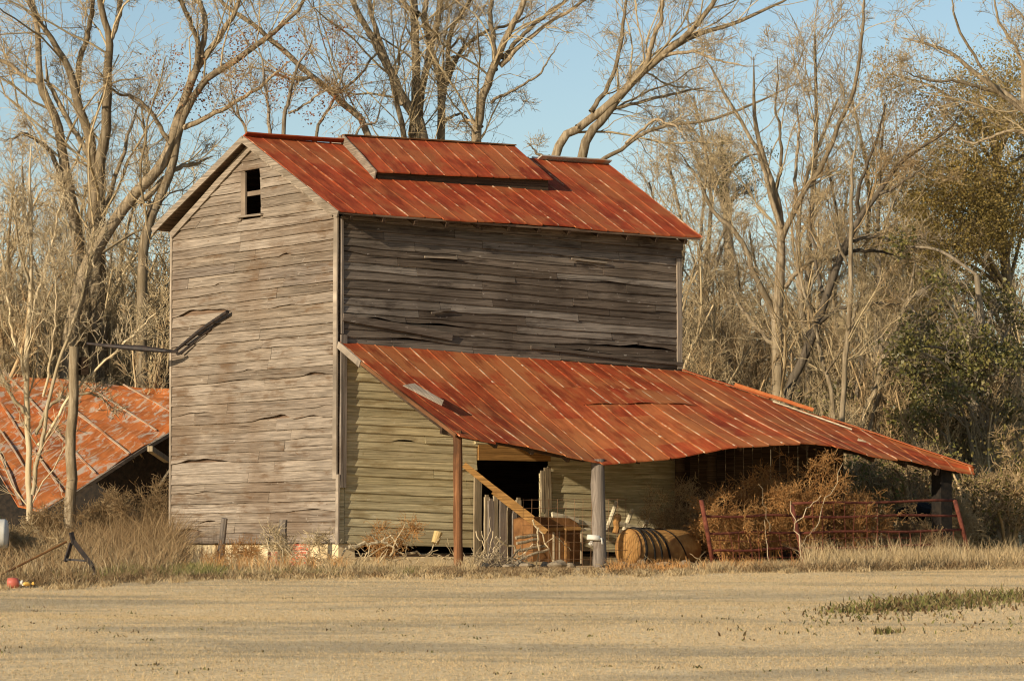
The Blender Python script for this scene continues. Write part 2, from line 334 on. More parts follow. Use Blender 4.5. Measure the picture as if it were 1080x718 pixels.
def tubes(P, R, sides):
    """M polylines of n points at once -> vertices, quads"""
    M_, n, _ = P.shape
    T = norm(np.gradient(P, axis=1)); mean = T.mean(1); ref = np.eye(3)[np.argmin(np.abs(mean), axis=1)][:, None, :]
    A = norm(np.cross(T, np.broadcast_to(ref, T.shape))); B = np.cross(T, A); an = np.arange(sides)*2*math.pi/sides
    V = P[:, :, None]+R[:, :, None, None]*(np.cos(an)[None, None, :, None]*A[:, :, None]+np.sin(an)[None, None, :, None]*B[:, :, None])
    i = np.arange(n-1)[:, None]; j = np.arange(sides)[None]; q = np.stack([i*sides+j, i*sides+(j+1) % sides, (i+1)*sides+(j+1) % sides, (i+1)*sides+j], -1).reshape(-1, 4)
    Fc = (np.arange(M_)[:, None, None]*(n*sides)+q[None]).reshape(-1, 4)
    return V.reshape(-1, 3), Fc
def merge(parts):
    V = []; Fc = []; b = 0
    for v, f in parts: V.append(v); Fc.append(f+b); b += len(v)
    return np.concatenate(V), np.concatenate(Fc)
def smooth_line(pts, n):
    """Catmull-Rom through (x,y,z,r) rows, resampled to n"""
    Q = np.array(pts, float); Q = np.vstack([2*Q[0]-Q[1], Q, 2*Q[-1]-Q[-2]]); m = len(Q)-3
    out = []
    for t in np.linspace(0, m-1e-6, n):
        i = int(t); f = t-i; a, b, c, d = Q[i:i+4]
        out.append(.5*(2*b+(c-a)*f+(2*a-5*b+4*c-d)*f*f+(3*b-a-3*c+d)*f**3))
    return np.array(out)
def spawn(P, R, c, rng, t0, t1, lenf, ang, npts, wob, up, rmin, rk=.5, lmin=.15, lmax=9, plmin=0.0):
    M_, n, _ = P.shape; idx = np.repeat(np.arange(M_), c); K = len(idx)
    t = rng.uniform(t0, t1, K); f = t*(n-1); i = np.minimum(f.astype(int), n-2); wt = (f-i)[:, None]
    base = P[idx, i]*(1-wt)+P[idx, i+1]*wt; rb = R[idx, i]*(1-wt[:, 0])+R[idx, i+1]*wt[:, 0]
    tan = norm(P[idx, i+1]-P[idx, i]); pl = np.maximum(np.linalg.norm(np.diff(P, axis=1), axis=2).sum(1), plmin)[idx]
    L = np.clip(pl*lenf*rng.uniform(.5, 1.35, K)*(1.15-.75*t), lmin, lmax)
    q = rng.normal(size=(K, 3)); q -= tan*(q*tan).sum(1)[:, None]; q = norm(q); a = (ang*rng.uniform(.55, 1.35, K))[:, None]
    d = norm(tan*np.cos(a)+q*np.sin(a)+np.array([0, 0, up])); out = np.empty((K, npts, 3)); out[:, 0] = base; p = base.copy(); st = (L/(npts-1))[:, None]
    for k in range(1, npts):
        d = norm(d+rng.normal(size=(K, 3))*wob+np.array([0, 0, up*.25])); p = p+d*st; out[:, k] = p
    r0 = np.clip(np.minimum(rb*rk, L*.009+rmin*.5), rmin, None); RR = r0[:, None]*np.linspace(1, .5, npts)[None]; RR = np.maximum(RR, rmin*.8)
    return out, RR
def inview(P, R, mu=140, mv=110):
    b = P[:, 0]; u, v, d = proj(b); k = (u > -mu) & (u < 1080+mu) & (v > -mv); return P[k], R[k]
def leafquads(C, rng, size, flat=.0):
    n = len(C); a = norm(rng.normal(size=(n, 3))); b = norm(np.cross(a, rng.normal(size=(n, 3)))); s = (size*rng.uniform(.6, 1.4, n))[:, None]
    V = np.stack([C-a*s*.5, C+b*s*.30, C+a*s*.5, C-b*s*.30], 1).reshape(-1, 3); return V, np.arange(4*n).reshape(-1, 4)
def blades(B, H, Wd, rng, lean=.3, dirv=None):
    """ribbon blades: base points B, heights H, widths Wd -> quads (two per blade)"""
    n = len(B); an = rng.uniform(0, 2*math.pi, n); s = np.stack([np.cos(an), np.sin(an), np.zeros(n)], 1)*(Wd*.5)[:, None]
    ld = rng.normal(size=(n, 3))*lean; ld[:, 2] = 0
    if dirv is not None: ld += dirv
    m = B+ld*H[:, None]*.35; m[:, 2] += H*.55; t = B+ld*H[:, None]; t[:, 2] += H*(1-.25*np.minimum(np.linalg.norm(ld, axis=1), 1.2))
    V = np.stack([B-s, B+s, m+s*.7, m-s*.7, t+s*.12, t-s*.12], 1).reshape(-1, 3); b = np.arange(n)[:, None]*6
    return V, np.concatenate([b+np.array([0, 1, 2, 3]), b+np.array([3, 2, 4, 5])])
# ------------------------------------------------------------------ barn
rng = np.random.default_rng(11)
W, LX, SAG, YL = 4.9, 6.26, .026, -3.09
EL, ER, RL, RR = on(1,-.3,357,222), on(1,-.3,741,250), on(1,2.45,257,143), on(1,2.45,640,172)
def main_z(x, y):
    if y > 2.45: y = 4.9-y
    t = (y+.3)/2.75; a = EL+(RL-EL)*t; b = ER+(RR-ER)*t; return (a+(b-a)*(x-a[0])/(b[0]-a[0]))[2]
barn = empty('barn', 'tall weathered plank barn with rust red metal roof and sagging open side shed', 'barn', (0, 0, -.33))
def siding(mb, axis, lo, hi, z0, z1, ex, ext=None, holes=(), sag=0.0, seg=(1.4, 3.8), chips=(), chip_p=.10, plane=0.0, sgn=-1, rough=.004, proud=.024):
    """lapped boards on the wall plane; axis 1 = gable (runs along y), axis 0 = long wall (runs along x)"""
    def P(a, o, z):
        z = z-sag*a
        return (plane+sgn*o, a, z) if axis == 1 else (a, plane+sgn*o, z)
    rows = int(math.ceil((z1-z0)/ex))
    for r in range(rows):
        zb = z0+r*ex; zt = min(zb+ex+.024, z1)
        if zt-zb < .03: continue
        if ext: (l0, h0), (l1, h1) = ext(zb), ext(zt)
        else: l0, h0, l1, h1 = lo, hi, lo, hi
        if h0-l0 < .05: continue
        cuts = [l0]; x = l0+rng.uniform(*seg)*rng.uniform(.4, 1)
        while x < h0-.4: cuts.append(x); x += rng.uniform(*seg)
        cuts.append(h0); ivs = list(zip(cuts[:-1], cuts[1:]))
        for (ha, hb, hz0, hz1) in holes:
            if zt-.03 > hz0 and zb+.02 < hz1:
                nv = []
                for a, b in ivs:
                    if b <= ha or a >= hb: nv.append((a, b))
                    else:
                        if a < ha: nv.append((a, ha))
                        if b > hb: nv.append((hb, b))
                ivs = nv
        tl = rng.normal(0, .005)
        for (a, b) in ivs:
            if b-a < .03: continue
            a2, b2 = a+.0035, b-.0035; n = max(2, int((b-a)/.12)+1); o = rng.uniform(-.009, .006); dz0, dz1 = rng.normal(0, rough, 2); ed = np.cumsum(rng.normal(0, rough*.5, n+1)); ed -= np.linspace(ed[0], ed[-1], n+1)
            jag = np.abs(rng.normal(0, rough*.35, n+1)); bow = rng.uniform(-1, 1)*rough*1.5
            if rng.random() < chip_p:
                c = rng.uniform(0, 1); wd = rng.uniform(.05, .35)/(b-a+.01); jag += rng.uniform(.02, .045)*np.exp(-((np.linspace(0, 1, n+1)-c)/max(wd, .03))**4)
            ts = np.linspace(0, 1, n+1); aa = a2+(b2-a2)*ts
            for (ca, cz, cw, ch) in chips:
                if zb-.05 < cz < zb+ex-.05: jag += ch*np.exp(-np.abs((aa-ca)/cw)**3)*(1+.12*np.sin(aa*11+ca))
            vs = []
            for k in range(n+1):
                t = ts[k]; at_ = l1+(aa[k]-l0)*(h1-l1)/(h0-l0) if ext else aa[k]
                zz = zb+dz0*(1-t)+dz1*t+ed[k]+jag[k]+bow*math.sin(math.pi*t)+tl
                zz = min(zz, zt-.012); of = proud+o+.006*math.sin(5*t+zb*9)*rough*40
                ap = aa[k]+(at_-aa[k])*(zz-zb)/max(zt-zb, .01)
                vs += [P(at_, .006, zt), P(ap, of, zz), P(ap, -.004, zz), P(at_, -.014, zt)]
            fs = [(0, 1, 2, 3), (4*n+3, 4*n+2, 4*n+1, 4*n)]
            for k in range(n):
                q = 4*k; fs += [(q, q+4, q+5, q+1), (q+1, q+5, q+6, q+2), (q+2, q+6, q+7, q+3), (q+3, q+7, q+4, q)]
            mb.add(vs, fs)
# gable
EAVE = 4.80; APX = 6.03
def gext(z):
    if z <= EAVE: return (.02, W)
    t = min((z-EAVE)/(APX-EAVE), 1); return (.02+t*(W/2-.02), W-t*(W/2))
ch = []
for (u, v, wm, h) in ((222,328,.62,.075),(200,330,.35,.05),(288,443,.42,.05),(302,440,.15,.05),(215,489,.75,.055),(335,397,.35,.04),(255,397,.5,.02),(205,365,.5,.02),(330,438,.3,.035),(210,431,.5,.03),(240,600,.2,.05),(330,539,.5,.03),(200,562,.5,.06),(235,312,.6,.02),(305,318,.3,.025),(303,265,.1,.04),(290,365,.8,.018),(220,522,.4,.025)):
    p = on(0, 0, u, v); ch.append((p[1], p[2], wm, h+.010))
mb = MB(); siding(mb, 1, 0, W, 0, APX, .152, ext=gext, holes=((2.17, 2.76, 4.93, 5.60),), chips=ch, chip_p=.03, rough=.0032, proud=.034, seg=(2.0, 5.0))
gw = mb.build('gable_wall', M['gable'], barn)
# window in the gable: jamb board, rail, sill
mb = MB(); mb.box((.03, .05, .0), (.05, W-.05, 4.75)); mb.build('sheathing', M['deck'], gw)
mb = MB(); mb.bar((-.02, 2.69, 4.95), (-.02, 2.70, 5.60), .13, .03, (0, 1, 0), .003); mb.build('frame', M['frame'], gw)
mb = MB(); mb.box((-.01, 2.60, 5.235), (.03, 2.17, 5.305)); mb.build('rail', M['frame'], gw)
mb = MB(); mb.bar((-.045, 2.82, 4.935), (-.045, 2.10, 4.925), .030, .06, (0, 0, 1)); mb.build('sill', M['rake'], gw)
# long wall above the shed roof, and below it
UZ0 = 2.74
uch = [(on(1,0,u,v)[0], on(1,0,u,v)[2]+SAG*on(1,0,u,v)[0], w_, h_) for (u,v,w_,h_) in ((645,302,.35,.03),(470,276,.5,.03),(380,336,.7,.05),(460,346,.5,.035),(640,362,.9,.045),(690,372,.5,.05),(560,336,.9,.02),(610,375,.8,.06),(365,265,.2,.03),(700,330,.25,.02),(520,296,.8,.02),(430,358,.5,.05))]
mb = MB(); siding(mb, 0, .07, LX, UZ0, 4.84, .122, sag=SAG, proud=.032, chips=uch, chip_p=.10, rough=.0055, seg=(1.0, 3.2)); uw = mb.build('upper_wall', M['upper'], barn)
mb = MB(); siding(mb, 0, .10, LX, 0, 2.95, .124, sag=SAG, holes=((2.42, 3.56, -.4, 1.22),(2.42, 3.72, 1.22, 1.50)), chip_p=.05, rough=.004, seg=(2.5, 5.5)); siding(mb, 0, .012, .10, 0, .80, .124, seg=(2, 3)); lw = mb.build('lower_wall', M['lower'], barn)
# loose boards hanging on the upper wall
mb = MB()
for (a, b, wd) in (((362,334),(477,355),.11),((455,330),(475,326),.03),((560,366),(720,384),.05)):
    mb.bar(on(1,-.055,*a), on(1,-.06,*b), wd, .022, (0, 0, 1), .004)
mb.build('loose_board', M['upper'], uw)
for (a, b, wd) in (((448,271),(482,272),.03),((603,273),(640,277),.03)):
    mb = MB(); mb.bar(on(1,-.05,*a), on(1,-.05,*b), wd, .02, (0, 0, 1), .003); mb.build('patch_board', M['rake'], uw)
# lean wire hooked on wall
# rear walls and floor
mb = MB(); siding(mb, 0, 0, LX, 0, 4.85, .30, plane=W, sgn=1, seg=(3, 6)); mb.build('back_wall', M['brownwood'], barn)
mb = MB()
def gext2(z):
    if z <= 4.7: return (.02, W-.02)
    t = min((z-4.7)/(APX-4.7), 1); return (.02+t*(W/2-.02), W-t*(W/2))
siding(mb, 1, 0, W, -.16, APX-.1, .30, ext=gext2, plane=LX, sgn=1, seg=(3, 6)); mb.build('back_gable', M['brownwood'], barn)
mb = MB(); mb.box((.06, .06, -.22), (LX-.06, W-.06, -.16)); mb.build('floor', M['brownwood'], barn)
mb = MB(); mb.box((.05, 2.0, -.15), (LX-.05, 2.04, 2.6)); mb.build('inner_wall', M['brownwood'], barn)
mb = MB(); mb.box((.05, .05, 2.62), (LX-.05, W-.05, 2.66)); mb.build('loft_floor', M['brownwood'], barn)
# foundation
mb = MB(); mb.box((.05, .42, -.55), (.30, W-.02, -.012)); mb.box((.10, .04, -.55), (LX, .22, -.20)); mb.build('foundation', M['stucco'], barn)
for (u0, u1, v0, v1) in ((283,297,581,600),(306,326,573,600)):
    a = on(0,.03,u0,v0); b = on(0,.03,u1,v1); mb = MB(); mb.box((.018, a[1], a[2]), (.29, b[1], b[2])); mb.build('brick_pier', M['brick'], barn)
mb = MB(); mb.box((.02, .02, -.6), (.30, .40, -.015)); mb.build('corner_pier', M['stucco'], barn)
for x in (.9, 2.2, 4.2): mb = MB(); mb.box((x, .05, -.6), (x+.3, .3, -.19)); mb.build('stone_pier', M['stone'], barn)
# corner boards
mb = MB()
a, b = on(0,-.03,354.5,226), on(0,-.03,353,505); mb.bar(b, a, .10, .024, (0, 1, 0), .004); mb.build('corner_board', M['trim'], barn)
mb = MB(); a, b = on(0,-.03,356,500), on(0,-.03,355.5,574); mb.bar(b, a, .07, .024, (0, 1, 0), .004); mb.build('corner_board', M['trim'], barn)
mb = MB(); a, b = on(1,-.05,362.5,353), on(1,-.05,361.5,514); mb.bar(b, a, .10, .035, (1, 0, 0), .004); mb.build('corner_board', M['greypost'], barn)
mb = MB(); a, b = on(1,-.03,361,228), on(1,-.03,361,352); mb.bar(b, a, .035, .03, (1, 0, 0), .003); mb.build('corner_board', M['greypost'], barn)
mb = MB(); mb.bar(on(1,-.035,717,389), on(1,-.035,716,273), .085, .03, (1, 0, 0), .004); mb.build('corner_board', M['trim'], barn)
mb = MB(); mb.bar((-.01, W-.0, -.02), (-.01, W, 4.86), .05, .06, (0, 1, 0), .003); mb.build('corner_board', M['trim'], barn)
# main roof: crimped sheets with real ribs; uv in metres
RIB = .305
def crimp_roof(name, f, u0, u1, vlen, mat, parent, rows=10, th=.018, eave_jit=.012, vshift=0.0, rib_h=.016, v0=0.0):
    """f(u, t) -> 3D point on the sheet (t 0 top .. 1 eave); ribs every RIB along u"""
    us = []; k0 = math.ceil(u0/RIB); k1 = math.floor(u1/RIB); us.append((u0, 0))
    for k in range(k0, k1+1):
        c = k*RIB
        for du, h in ((-.022, 0), (-.007, 1), (.007, 1), (.022, 0)):
            if u0 < c+du < u1: us.append((c+du, h))
        if k < k1: us.append((c+RIB*.5, -.15*random.random()))
    us.append((u1, 0)); us.sort(); n = len(us); mb = MB(); jit = {}
    for side in (0, 1):
        vs = []; uv = []
        for (u, h) in us:
            key = math.floor(u/(2*RIB)); jit.setdefault(key, (random.gauss(0, eave_jit), random.uniform(-.004, .006)))
            for r in range(rows+1):
                t = r/rows; p = np.array(f(u, t), float); q = np.array(f(u, min(t+.02, 1.02)), float)-np.array(f(u, t-.02), float); q /= np.linalg.norm(q)
                if r == rows: p = p+q*jit[key][0]
                p[2] += h*rib_h+jit[key][1]*t-side*th+.004*math.sin(u*3.1+t*7+key)*(r > 0)
                vs.append(p); uv.append((u, v0+t*vlen+vshift))
        fs = []
        for i in range(n-1):
            for r in range(rows):
                a = i*(rows+1)+r; b = a+rows+1; fs.append((a, a+1, b+1, b) if side == 0 else (a, b, b+1, a+1))
        mb.add(vs, fs, uv)
    N = n*(rows+1); rim = []
    for i in range(n-1):
        for r in (0, rows):
            a = i*(rows+1)+r; b = a+rows+1; rim.append((a, b, N+b, N+a))
    for i in (0, n-1):
        for r in range(rows):
            a = i*(rows+1)+r; rim.append((a, a+1, N+a+1, N+a))
    mb.f += rim
    return mb.build(name, mat, parent, uv=True)
mrl = 6.72
def front(u, t):
    s = u/mrl; a = RL+(EL-RL)*t; b = RR+(ER-RR)*t; p = a+(b-a)*s
    p[2] -= .03*math.sin(math.pi*s)*(1-t)*.6+.012*math.sin(9*s)*t; return p
def back(u, t):
    p = front(u, t); p[1] = 4.9-p[1]; p[2] += .16*t*(1-u/mrl) ; return p
roof = crimp_roof('roof', front, 0, mrl, 3.06, M['roof'], barn, eave_jit=.016, rib_h=.007)
mb = MB(); crimp_roof('back_slope', back, 0, mrl, 3.06, M['roof'], roof, rows=5)
mb = MB(); a, b = on(1,2.45,566,167), RR; mb.bar(a+np.array([0,-.07,.0]), b+np.array([0,-.07,.0]), .16, .02, (0, 1, -.45), .004); mb.bar(a+np.array([0,.07,0]), b+np.array([0,.07,0]), .16, .02, (0, 1, .45), .004)
mb.build('ridge_cap', M['bluegrey'] if False else plain('pale galvanised', (.36,.33,.28), (.46,.42,.36), 10, .6, .3, .1, (.44,.25,.13)), roof)
mb = MB(); a = RL.copy(); b = on(1,2.45,362,150); mb.bar(a+np.array([0,-.05,.015]), b+np.array([0,-.05,.015]), .11, .02, (0, 1, -.45), .004); mb.build('ridge_cap', plain('red rust cap', (.27,.052,.018), (.34,.085,.026), 9, .8, .1, .2), roof)
# deck under the sheets, rake boards, fascia
mb = MB(); nb = 13
for k in range(nb):
    for fn in (front, back):
        t0, t1 = k/nb, (k+.93)/nb; A = [fn(.02, t0), fn(mrl-.03, t0), fn(mrl-.03, t1), fn(.02, t1)]
        A = [np.array(p)-(0, 0, .028) for p in A]; B = [p-(0, 0, .026) for p in A]; mb.add(A+B, [(0,1,2,3),(7,6,5,4),(0,4,5,1),(1,5,6,2),(2,6,7,3),(3,7,4,0)])
mb.build('roof_deck', M['deck'], roof)
for fn, tt in ((front, 'rake_board'), (back, 'rake_board')):
    mb = MB(); p, q = np.array(fn(.0, 0)), np.array(fn(.0, 1.0)); dn = np.array([-.012, 0, -.062])
    if fn is back: dn[2] = -.055
    mb.bar(p+dn, q+dn, .105, .022, (0, 0, 1), .003); mb.build(tt, M['rake'], roof)
mb = MB()
for y0, y1 in ((.08, 2.45), (W-.02, 2.45)):                            # frieze boards on the gable under the roof
    z0, z1 = EAVE-.02+(.0 if y0 < 1 else .03), APX-.045; mb.bar((-.045, y0, z0), (-.045, y1, z1), .11, .026, (0, 0, 1), .003)
mb.build('frieze_board', M['rake'], gw)
for k in range(12):
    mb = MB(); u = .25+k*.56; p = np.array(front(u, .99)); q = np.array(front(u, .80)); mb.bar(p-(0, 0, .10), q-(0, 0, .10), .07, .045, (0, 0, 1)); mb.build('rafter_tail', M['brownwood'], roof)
mb = MB(); mb.bar((.05, -.03, 4.78), (LX, -.03, 4.61), .16, .03, (0, 0, 1), .003); mb.build('frieze_board', M['upper'], uw)
# monitor (raised ridge vent)
YE = 1.05
A0, A1, B0, B1 = on(1,2.45,362,143), on(1,2.45,543,154), on(1,YE,397,181), on(1,YE,583,189)
mlen = 3.25
def mfront(u, t):
    s = u/mlen; a = A0+(B0-A0)*t; b = A1+(B1-A1)*t; return a+(b-a)*s
def mback(u, t):
    p = mfront(u, t); p[1] = 4.9-p[1]; return p
mon = crimp_roof('roof_vent', mfront, 0, mlen, 1.5, M['roof'], barn, rows=5, rib_h=.007)
crimp_roof('back_slope', mback, 0, mlen, 1.5, M['roof'], mon, rows=4)
for fn, yy in ((mfront, YE+.07), (mback, 4.9-YE-.07)):
    mb = MB(); p, q = np.array(fn(.05, .95)), np.array(fn(mlen-.05, .95))
    zb0, zb1 = main_z(p[0], yy), main_z(q[0], yy)
    mb.add([(p[0], yy, zb0-.02), (q[0], yy, zb1-.02), (q[0], yy, q[2]), (p[0], yy, p[2]), (p[0], yy+.03, zb0-.02), (q[0], yy+.03, zb1-.02), (q[0], yy+.03, q[2]), (p[0], yy+.03, p[2])],
           [(0,1,2,3),(7,6,5,4),(0,4,5,1),(1,5,6,2),(2,6,7,3),(3,7,4,0)])
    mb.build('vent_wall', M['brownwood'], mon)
mb = MB(); p, q = np.array(mfront(0, 0)), np.array(mfront(0, 1.0)); mb.bar(p+(-.015, 0, -.06), q+(-.015, 0, -.055), .15, .02, (0, 0, 1), .004)
p, q = np.array(mback(0, 0)), np.array(mback(0, 1.0)); mb.bar(p+(-.015, 0, -.06), q+(-.015, 0, -.055), .15, .02, (0, 0, 1), .004); mb.build('rake_board', M['rake'], mon)
mb = MB(); p, q = np.array(mfront(0, 0)), np.array(mfront(mlen, 0)); mb.bar(p+(0, 0, .012), q+(0, 0, .012), .09, .02, (0, 1, 0), .003); mb.build('ridge_cap', M['darkrust'], mon)
# shed roof along the side, wrapping the far corner at a hip
EP = [(482,456),(520,464),(560,471),(600,480),(633,486),(680,483),(720,479),(768,469),(800,468),(850,466),(887,470),(913,477),(962,485),(993,493),(1029,499)]
EQ = np.array([on(1, YL, u, v) for u, v in EP]); T0 = on(1, -.03, 356, 360); T1 = on(1, -.03, 720, 391); XE = EQ[-1][0]
def lean(u, t):
    x = EQ[0][0]+u; e = np.array([x, YL, np.interp(x, EQ[:, 0], EQ[:, 2])])
    if u < .01: e = EQ[0].copy()
    if x <= T1[0]:
        s = (x-T0[0])/(T1[0]-T0[0]); top = np.array([x, -.03, T0[2]+(T1[2]-T0[2])*s])
    else:
        s = (x-T1[0])/(XE-T1[0]); s = min(s, .985); top = np.array([x, -.03+(YL+.03)*s, T1[2]+(EQ[-1][2]+.10-T1[2])*s])
    p = top+(e-top)*t; p[2] -= .035*math.sin(math.pi*min(max(t, 0), 1))*(1+.6*math.sin(x*1.3))*min(1, (XE-x)/2)
    return p
ULEN = XE-EQ[0][0]-.02
lroof = crimp_roof('shed_roof', lambda u, t: lean(u, t)-np.array([0, 0, .006+.010*(t > .5)]), 0, ULEN, 3.4, M['leanroof'], barn, rows=14, eave_jit=.040, rib_h=.0075)
# an upper course of sheets lapping over the lower one at the middle of the slope
mb = MB(); us = np.arange(3.3, 5.5, .1); vs = []; uv = []
for u in us:
    for t in (.30, .36, .42, .475): vs.append(lean(u, t)+np.array([0, 0, .006+(.01 if t > .46 else 0)*(1+math.sin(u*9))])); uv.append((u+.15, t*3.4+7.3))
n = len(us); mb.add(vs, [(4*i+r, 4*i+r+1, 4*i+5+r, 4*i+4+r) for i in range(n-1) for r in range(3)], uv); mb.build('lap_sheet', M['leanroof'], lroof, uv=True)
# hip cap strips
mb = MB()
def hip(s): return np.array([T1[0]+(XE-T1[0])*s, -.03+(YL+.03)*s, T1[2]+(EQ[-1][2]+.10-T1[2])*s])
mb.bar(hip(.0)+(0, 0, .02), hip(.30)+(0, 0, .02), .16, .015, (1, 1, .1), .004); mb.build('hip_cap', M['leanroof'], lroof, uv=True)
mb = MB(); mb.bar(hip(.18)+(-.02, -.02, .055), hip(.45)+(.0, .0, .055), .055, .025, (.3, .3, 1), .006); mb.build('hip_cap', M['rust'] if False else plain('orange rust strip', (.40,.105,.028), (.46,.15,.045), 8, .7, .2, .2), lroof)
mb = MB(); mb.bar(hip(.48)+(0, 0, .015), hip(.99)+(0, 0, .0), .13, .015, (1, 1, .1), .006); mb.build('hip_cap', plain('orange rust strip', (.36,.085,.024), (.43,.13,.04), 8, .7, .2, .2), lroof)
mb = MB(); mb.bar(lean(6.95+.2, .12)+(0, 0, .035), lean(7.75+.2, .30)+(0, 0, .035), .035, .015, (0, 1, 0), .003); mb.bar(on(1,-2.4,905,472)+(0,0,.12), on(1,-2.6,968,497)+(0,0,.09), .05, .02, (0, 0, 1), .004); mb.build('pale_strip', M['palelumber'], lroof)
# bent-up sheet corner
mb = MB(); pts = [(425,406),(437,404),(468,422),(466,427)]; Q = [on(1,y,u,v) for (u, v), y in zip(pts, (-1.75,-1.75,-2.25,-2.3))]
n_ = np.array([0, -.4, .9]); mb.add(Q+[q-n_*.012 for q in Q], [(0,1,2,3),(7,6,5,4),(0,4,5,1),(1,5,6,2),(2,6,7,3),(3,7,4,0)]); mb.build('bent_sheet', M['trim'], lroof)
mb = MB(); mb.bar(lean(.0, .0)+(-.03, 0, -.045), lean(0, .20)+(-.03, 0, -.05), .10, .022, (0, 0, 1), .004); mb.build('rake_board', M['trim'], lroof)
mb = MB(); mb.bar(lean(.0, .20)+(-.02, 0, -.04), lean(0, 1.0)+(-.02, 0, -.04), .05, .022, (0, 0, 1), .003); mb.build('rake_board', M['redpost'], lroof)
# a strip of the far slope beyond the hip
mb = MB(); vs = []
for k in range(9):
    s = k/8; h = hip(s); o = np.array([XE, YL+(s-1)*0+ (h[0]-T1[0])*0, 0]); dn = np.array([min(.55, XE-h[0]+.02), .55, -.16*min(1, (XE-h[0])+.1)]); vs += [h+(0, 0, -.005), h+dn, h+(0, 0, -.025), h+dn+(0, 0, -.02)]
mb.add(vs, [f for k in range(8) for f in ((4*k, 4*k+4, 4*k+5, 4*k+1), (4*k+3, 4*k+7, 4*k+6, 4*k+2), (4*k+1, 4*k+5, 4*k+7, 4*k+3))]); mb.build('far_slope', M['leanroof'], lroof, uv=True)
# rafters, eave beam, girts below the sheets
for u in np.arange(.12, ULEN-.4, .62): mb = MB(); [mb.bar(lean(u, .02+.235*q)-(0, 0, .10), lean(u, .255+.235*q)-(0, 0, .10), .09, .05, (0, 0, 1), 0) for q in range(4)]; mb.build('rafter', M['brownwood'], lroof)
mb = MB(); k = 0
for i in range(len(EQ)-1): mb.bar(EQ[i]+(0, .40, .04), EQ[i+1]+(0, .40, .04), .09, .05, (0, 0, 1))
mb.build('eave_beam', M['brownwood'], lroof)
# posts
M['darkpost_shade'] = plain('near black post and painted shade', (.012,.010,.008), (.03,.022,.015), 14)  # near black; on the fallen shed's walls it paints interior shade
def post(name, u, v0, v1, y, r, mat, tilt=0, parent=barn, sides=10):
    a = on(1, y, u, v0); b = on(1, y, u+tilt, v1); n = 9; mb = MB()
    mb.tube([b+(a-b)*i/n+np.array([random.uniform(-.006, .006), 0, 0]) for i in range(n+1)], [r*(1+.05*math.sin(i*2.1)) for i in range(n+1)], sides); return mb.build(name, mat, parent, smooth=True)
post('post', 482.5, 454, 606, YL+.10, .064, M['redpost'], 1)
post('post', 630, 484, 606, YL+.10, .098, M['greypost'], 3)
pr = on(1, YL+.3, 993, 497); mb = MB(); mb.box((pr[0]-.10, YL+.2, -.5), (pr[0]+.12, YL+.42, pr[2]+.05)); mb.build('post', M['darkpost_shade'], barn)
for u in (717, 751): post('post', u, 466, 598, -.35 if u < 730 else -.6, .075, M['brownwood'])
# dark shed wall beyond the barn end
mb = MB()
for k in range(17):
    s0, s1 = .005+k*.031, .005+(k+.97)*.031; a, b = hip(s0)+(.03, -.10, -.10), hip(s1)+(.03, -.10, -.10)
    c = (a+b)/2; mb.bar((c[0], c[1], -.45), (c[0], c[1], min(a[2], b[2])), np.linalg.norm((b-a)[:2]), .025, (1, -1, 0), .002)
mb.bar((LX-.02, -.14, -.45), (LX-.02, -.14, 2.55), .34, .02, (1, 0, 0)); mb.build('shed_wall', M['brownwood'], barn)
# doorway: lintel, jamb planks, broken shutter
mb = MB(); a, b = on(1,-.03,508,472), on(1,-.03,579,489); mb.box((2.43, -.045, 1.23), (3.74, -.012, 1.47)); lt = mb.build('lintel', M['orangewood'], barn)
mb = MB(); mb.box((2.37, -.05, 1.47), (3.74, -.012, 1.58)); mb.build('lintel', M['lower'], barn)
mb = MB(); a, b = on(1,-.06,504,502), on(1,-.06,503.5,596); mb.bar(b, a, .13, .03, (1, 0, 0), .004); mb.build('door_jamb', M['tanwood'], barn)
mb = MB()
for u, v0, v1, wd in ((571.5,496,540,.05),(575.5,493,547,.06),(579,492,538,.05)): mb.bar(on(1,-.06,u+1,v1), on(1,-.06,u,v0), wd, .03, (1, 0, 0), .004)
mb.build('door_jamb', M['tanwood'], barn)
# ------------------------------------------------------------------ things about the barn
def thing1(name, mb, mat, label, cat, loc, group=None, smooth=False):
    """a thing that is one mesh, its origin at its base"""
    me_o = mb.build(name, mat, None, smooth=smooth); V = np.empty(len(me_o.data.vertices)*3); me_o.data.vertices.foreach_get('co', V)
    V = V.reshape(-1, 3)-np.array(loc); me_o.data.vertices.foreach_set('co', V.ravel()); me_o.data.update(); me_o.location = loc
    return tag(me_o, label, cat, group)
G = lambda x, y: float(gz(x, y))
# fallen limb leaning against the gable
mb = MB(); P = [on(0,-.10,240,329), on(0,-.10,212,348), on(0,-.12,186,369), on(0,-.13,180,370)]
mb.tube(smooth_line([(*p, 0) for p in P], 12)[:, :3], [.012+.024*math.sin(min(1, i/8)*1.5) for i in range(12)][::-1], 6)
P2 = [at(188,371,55.7), at(175,370,55.7), at(150,367.5,55.8), at(112,364.5,56), at(92,362,56.2)]; mb.tube([p for p in P2], [.02,.032,.05,.03,.02], 7)
P3 = [on(0,-.05,222,347), on(0,-.06,205,361), on(0,-.09,191,373)]; mb.tube(P3, [.012,.012,.02], 5)
thing1('broken_limb', mb, M['blackiron'], 'dark bent limb hanging at the left edge of the barn gable wall', 'branch', foot(on(0,-.1,185,371))*np.array([1,1,0])+np.array([0,0,on(0,-.1,185,371)[2]]))
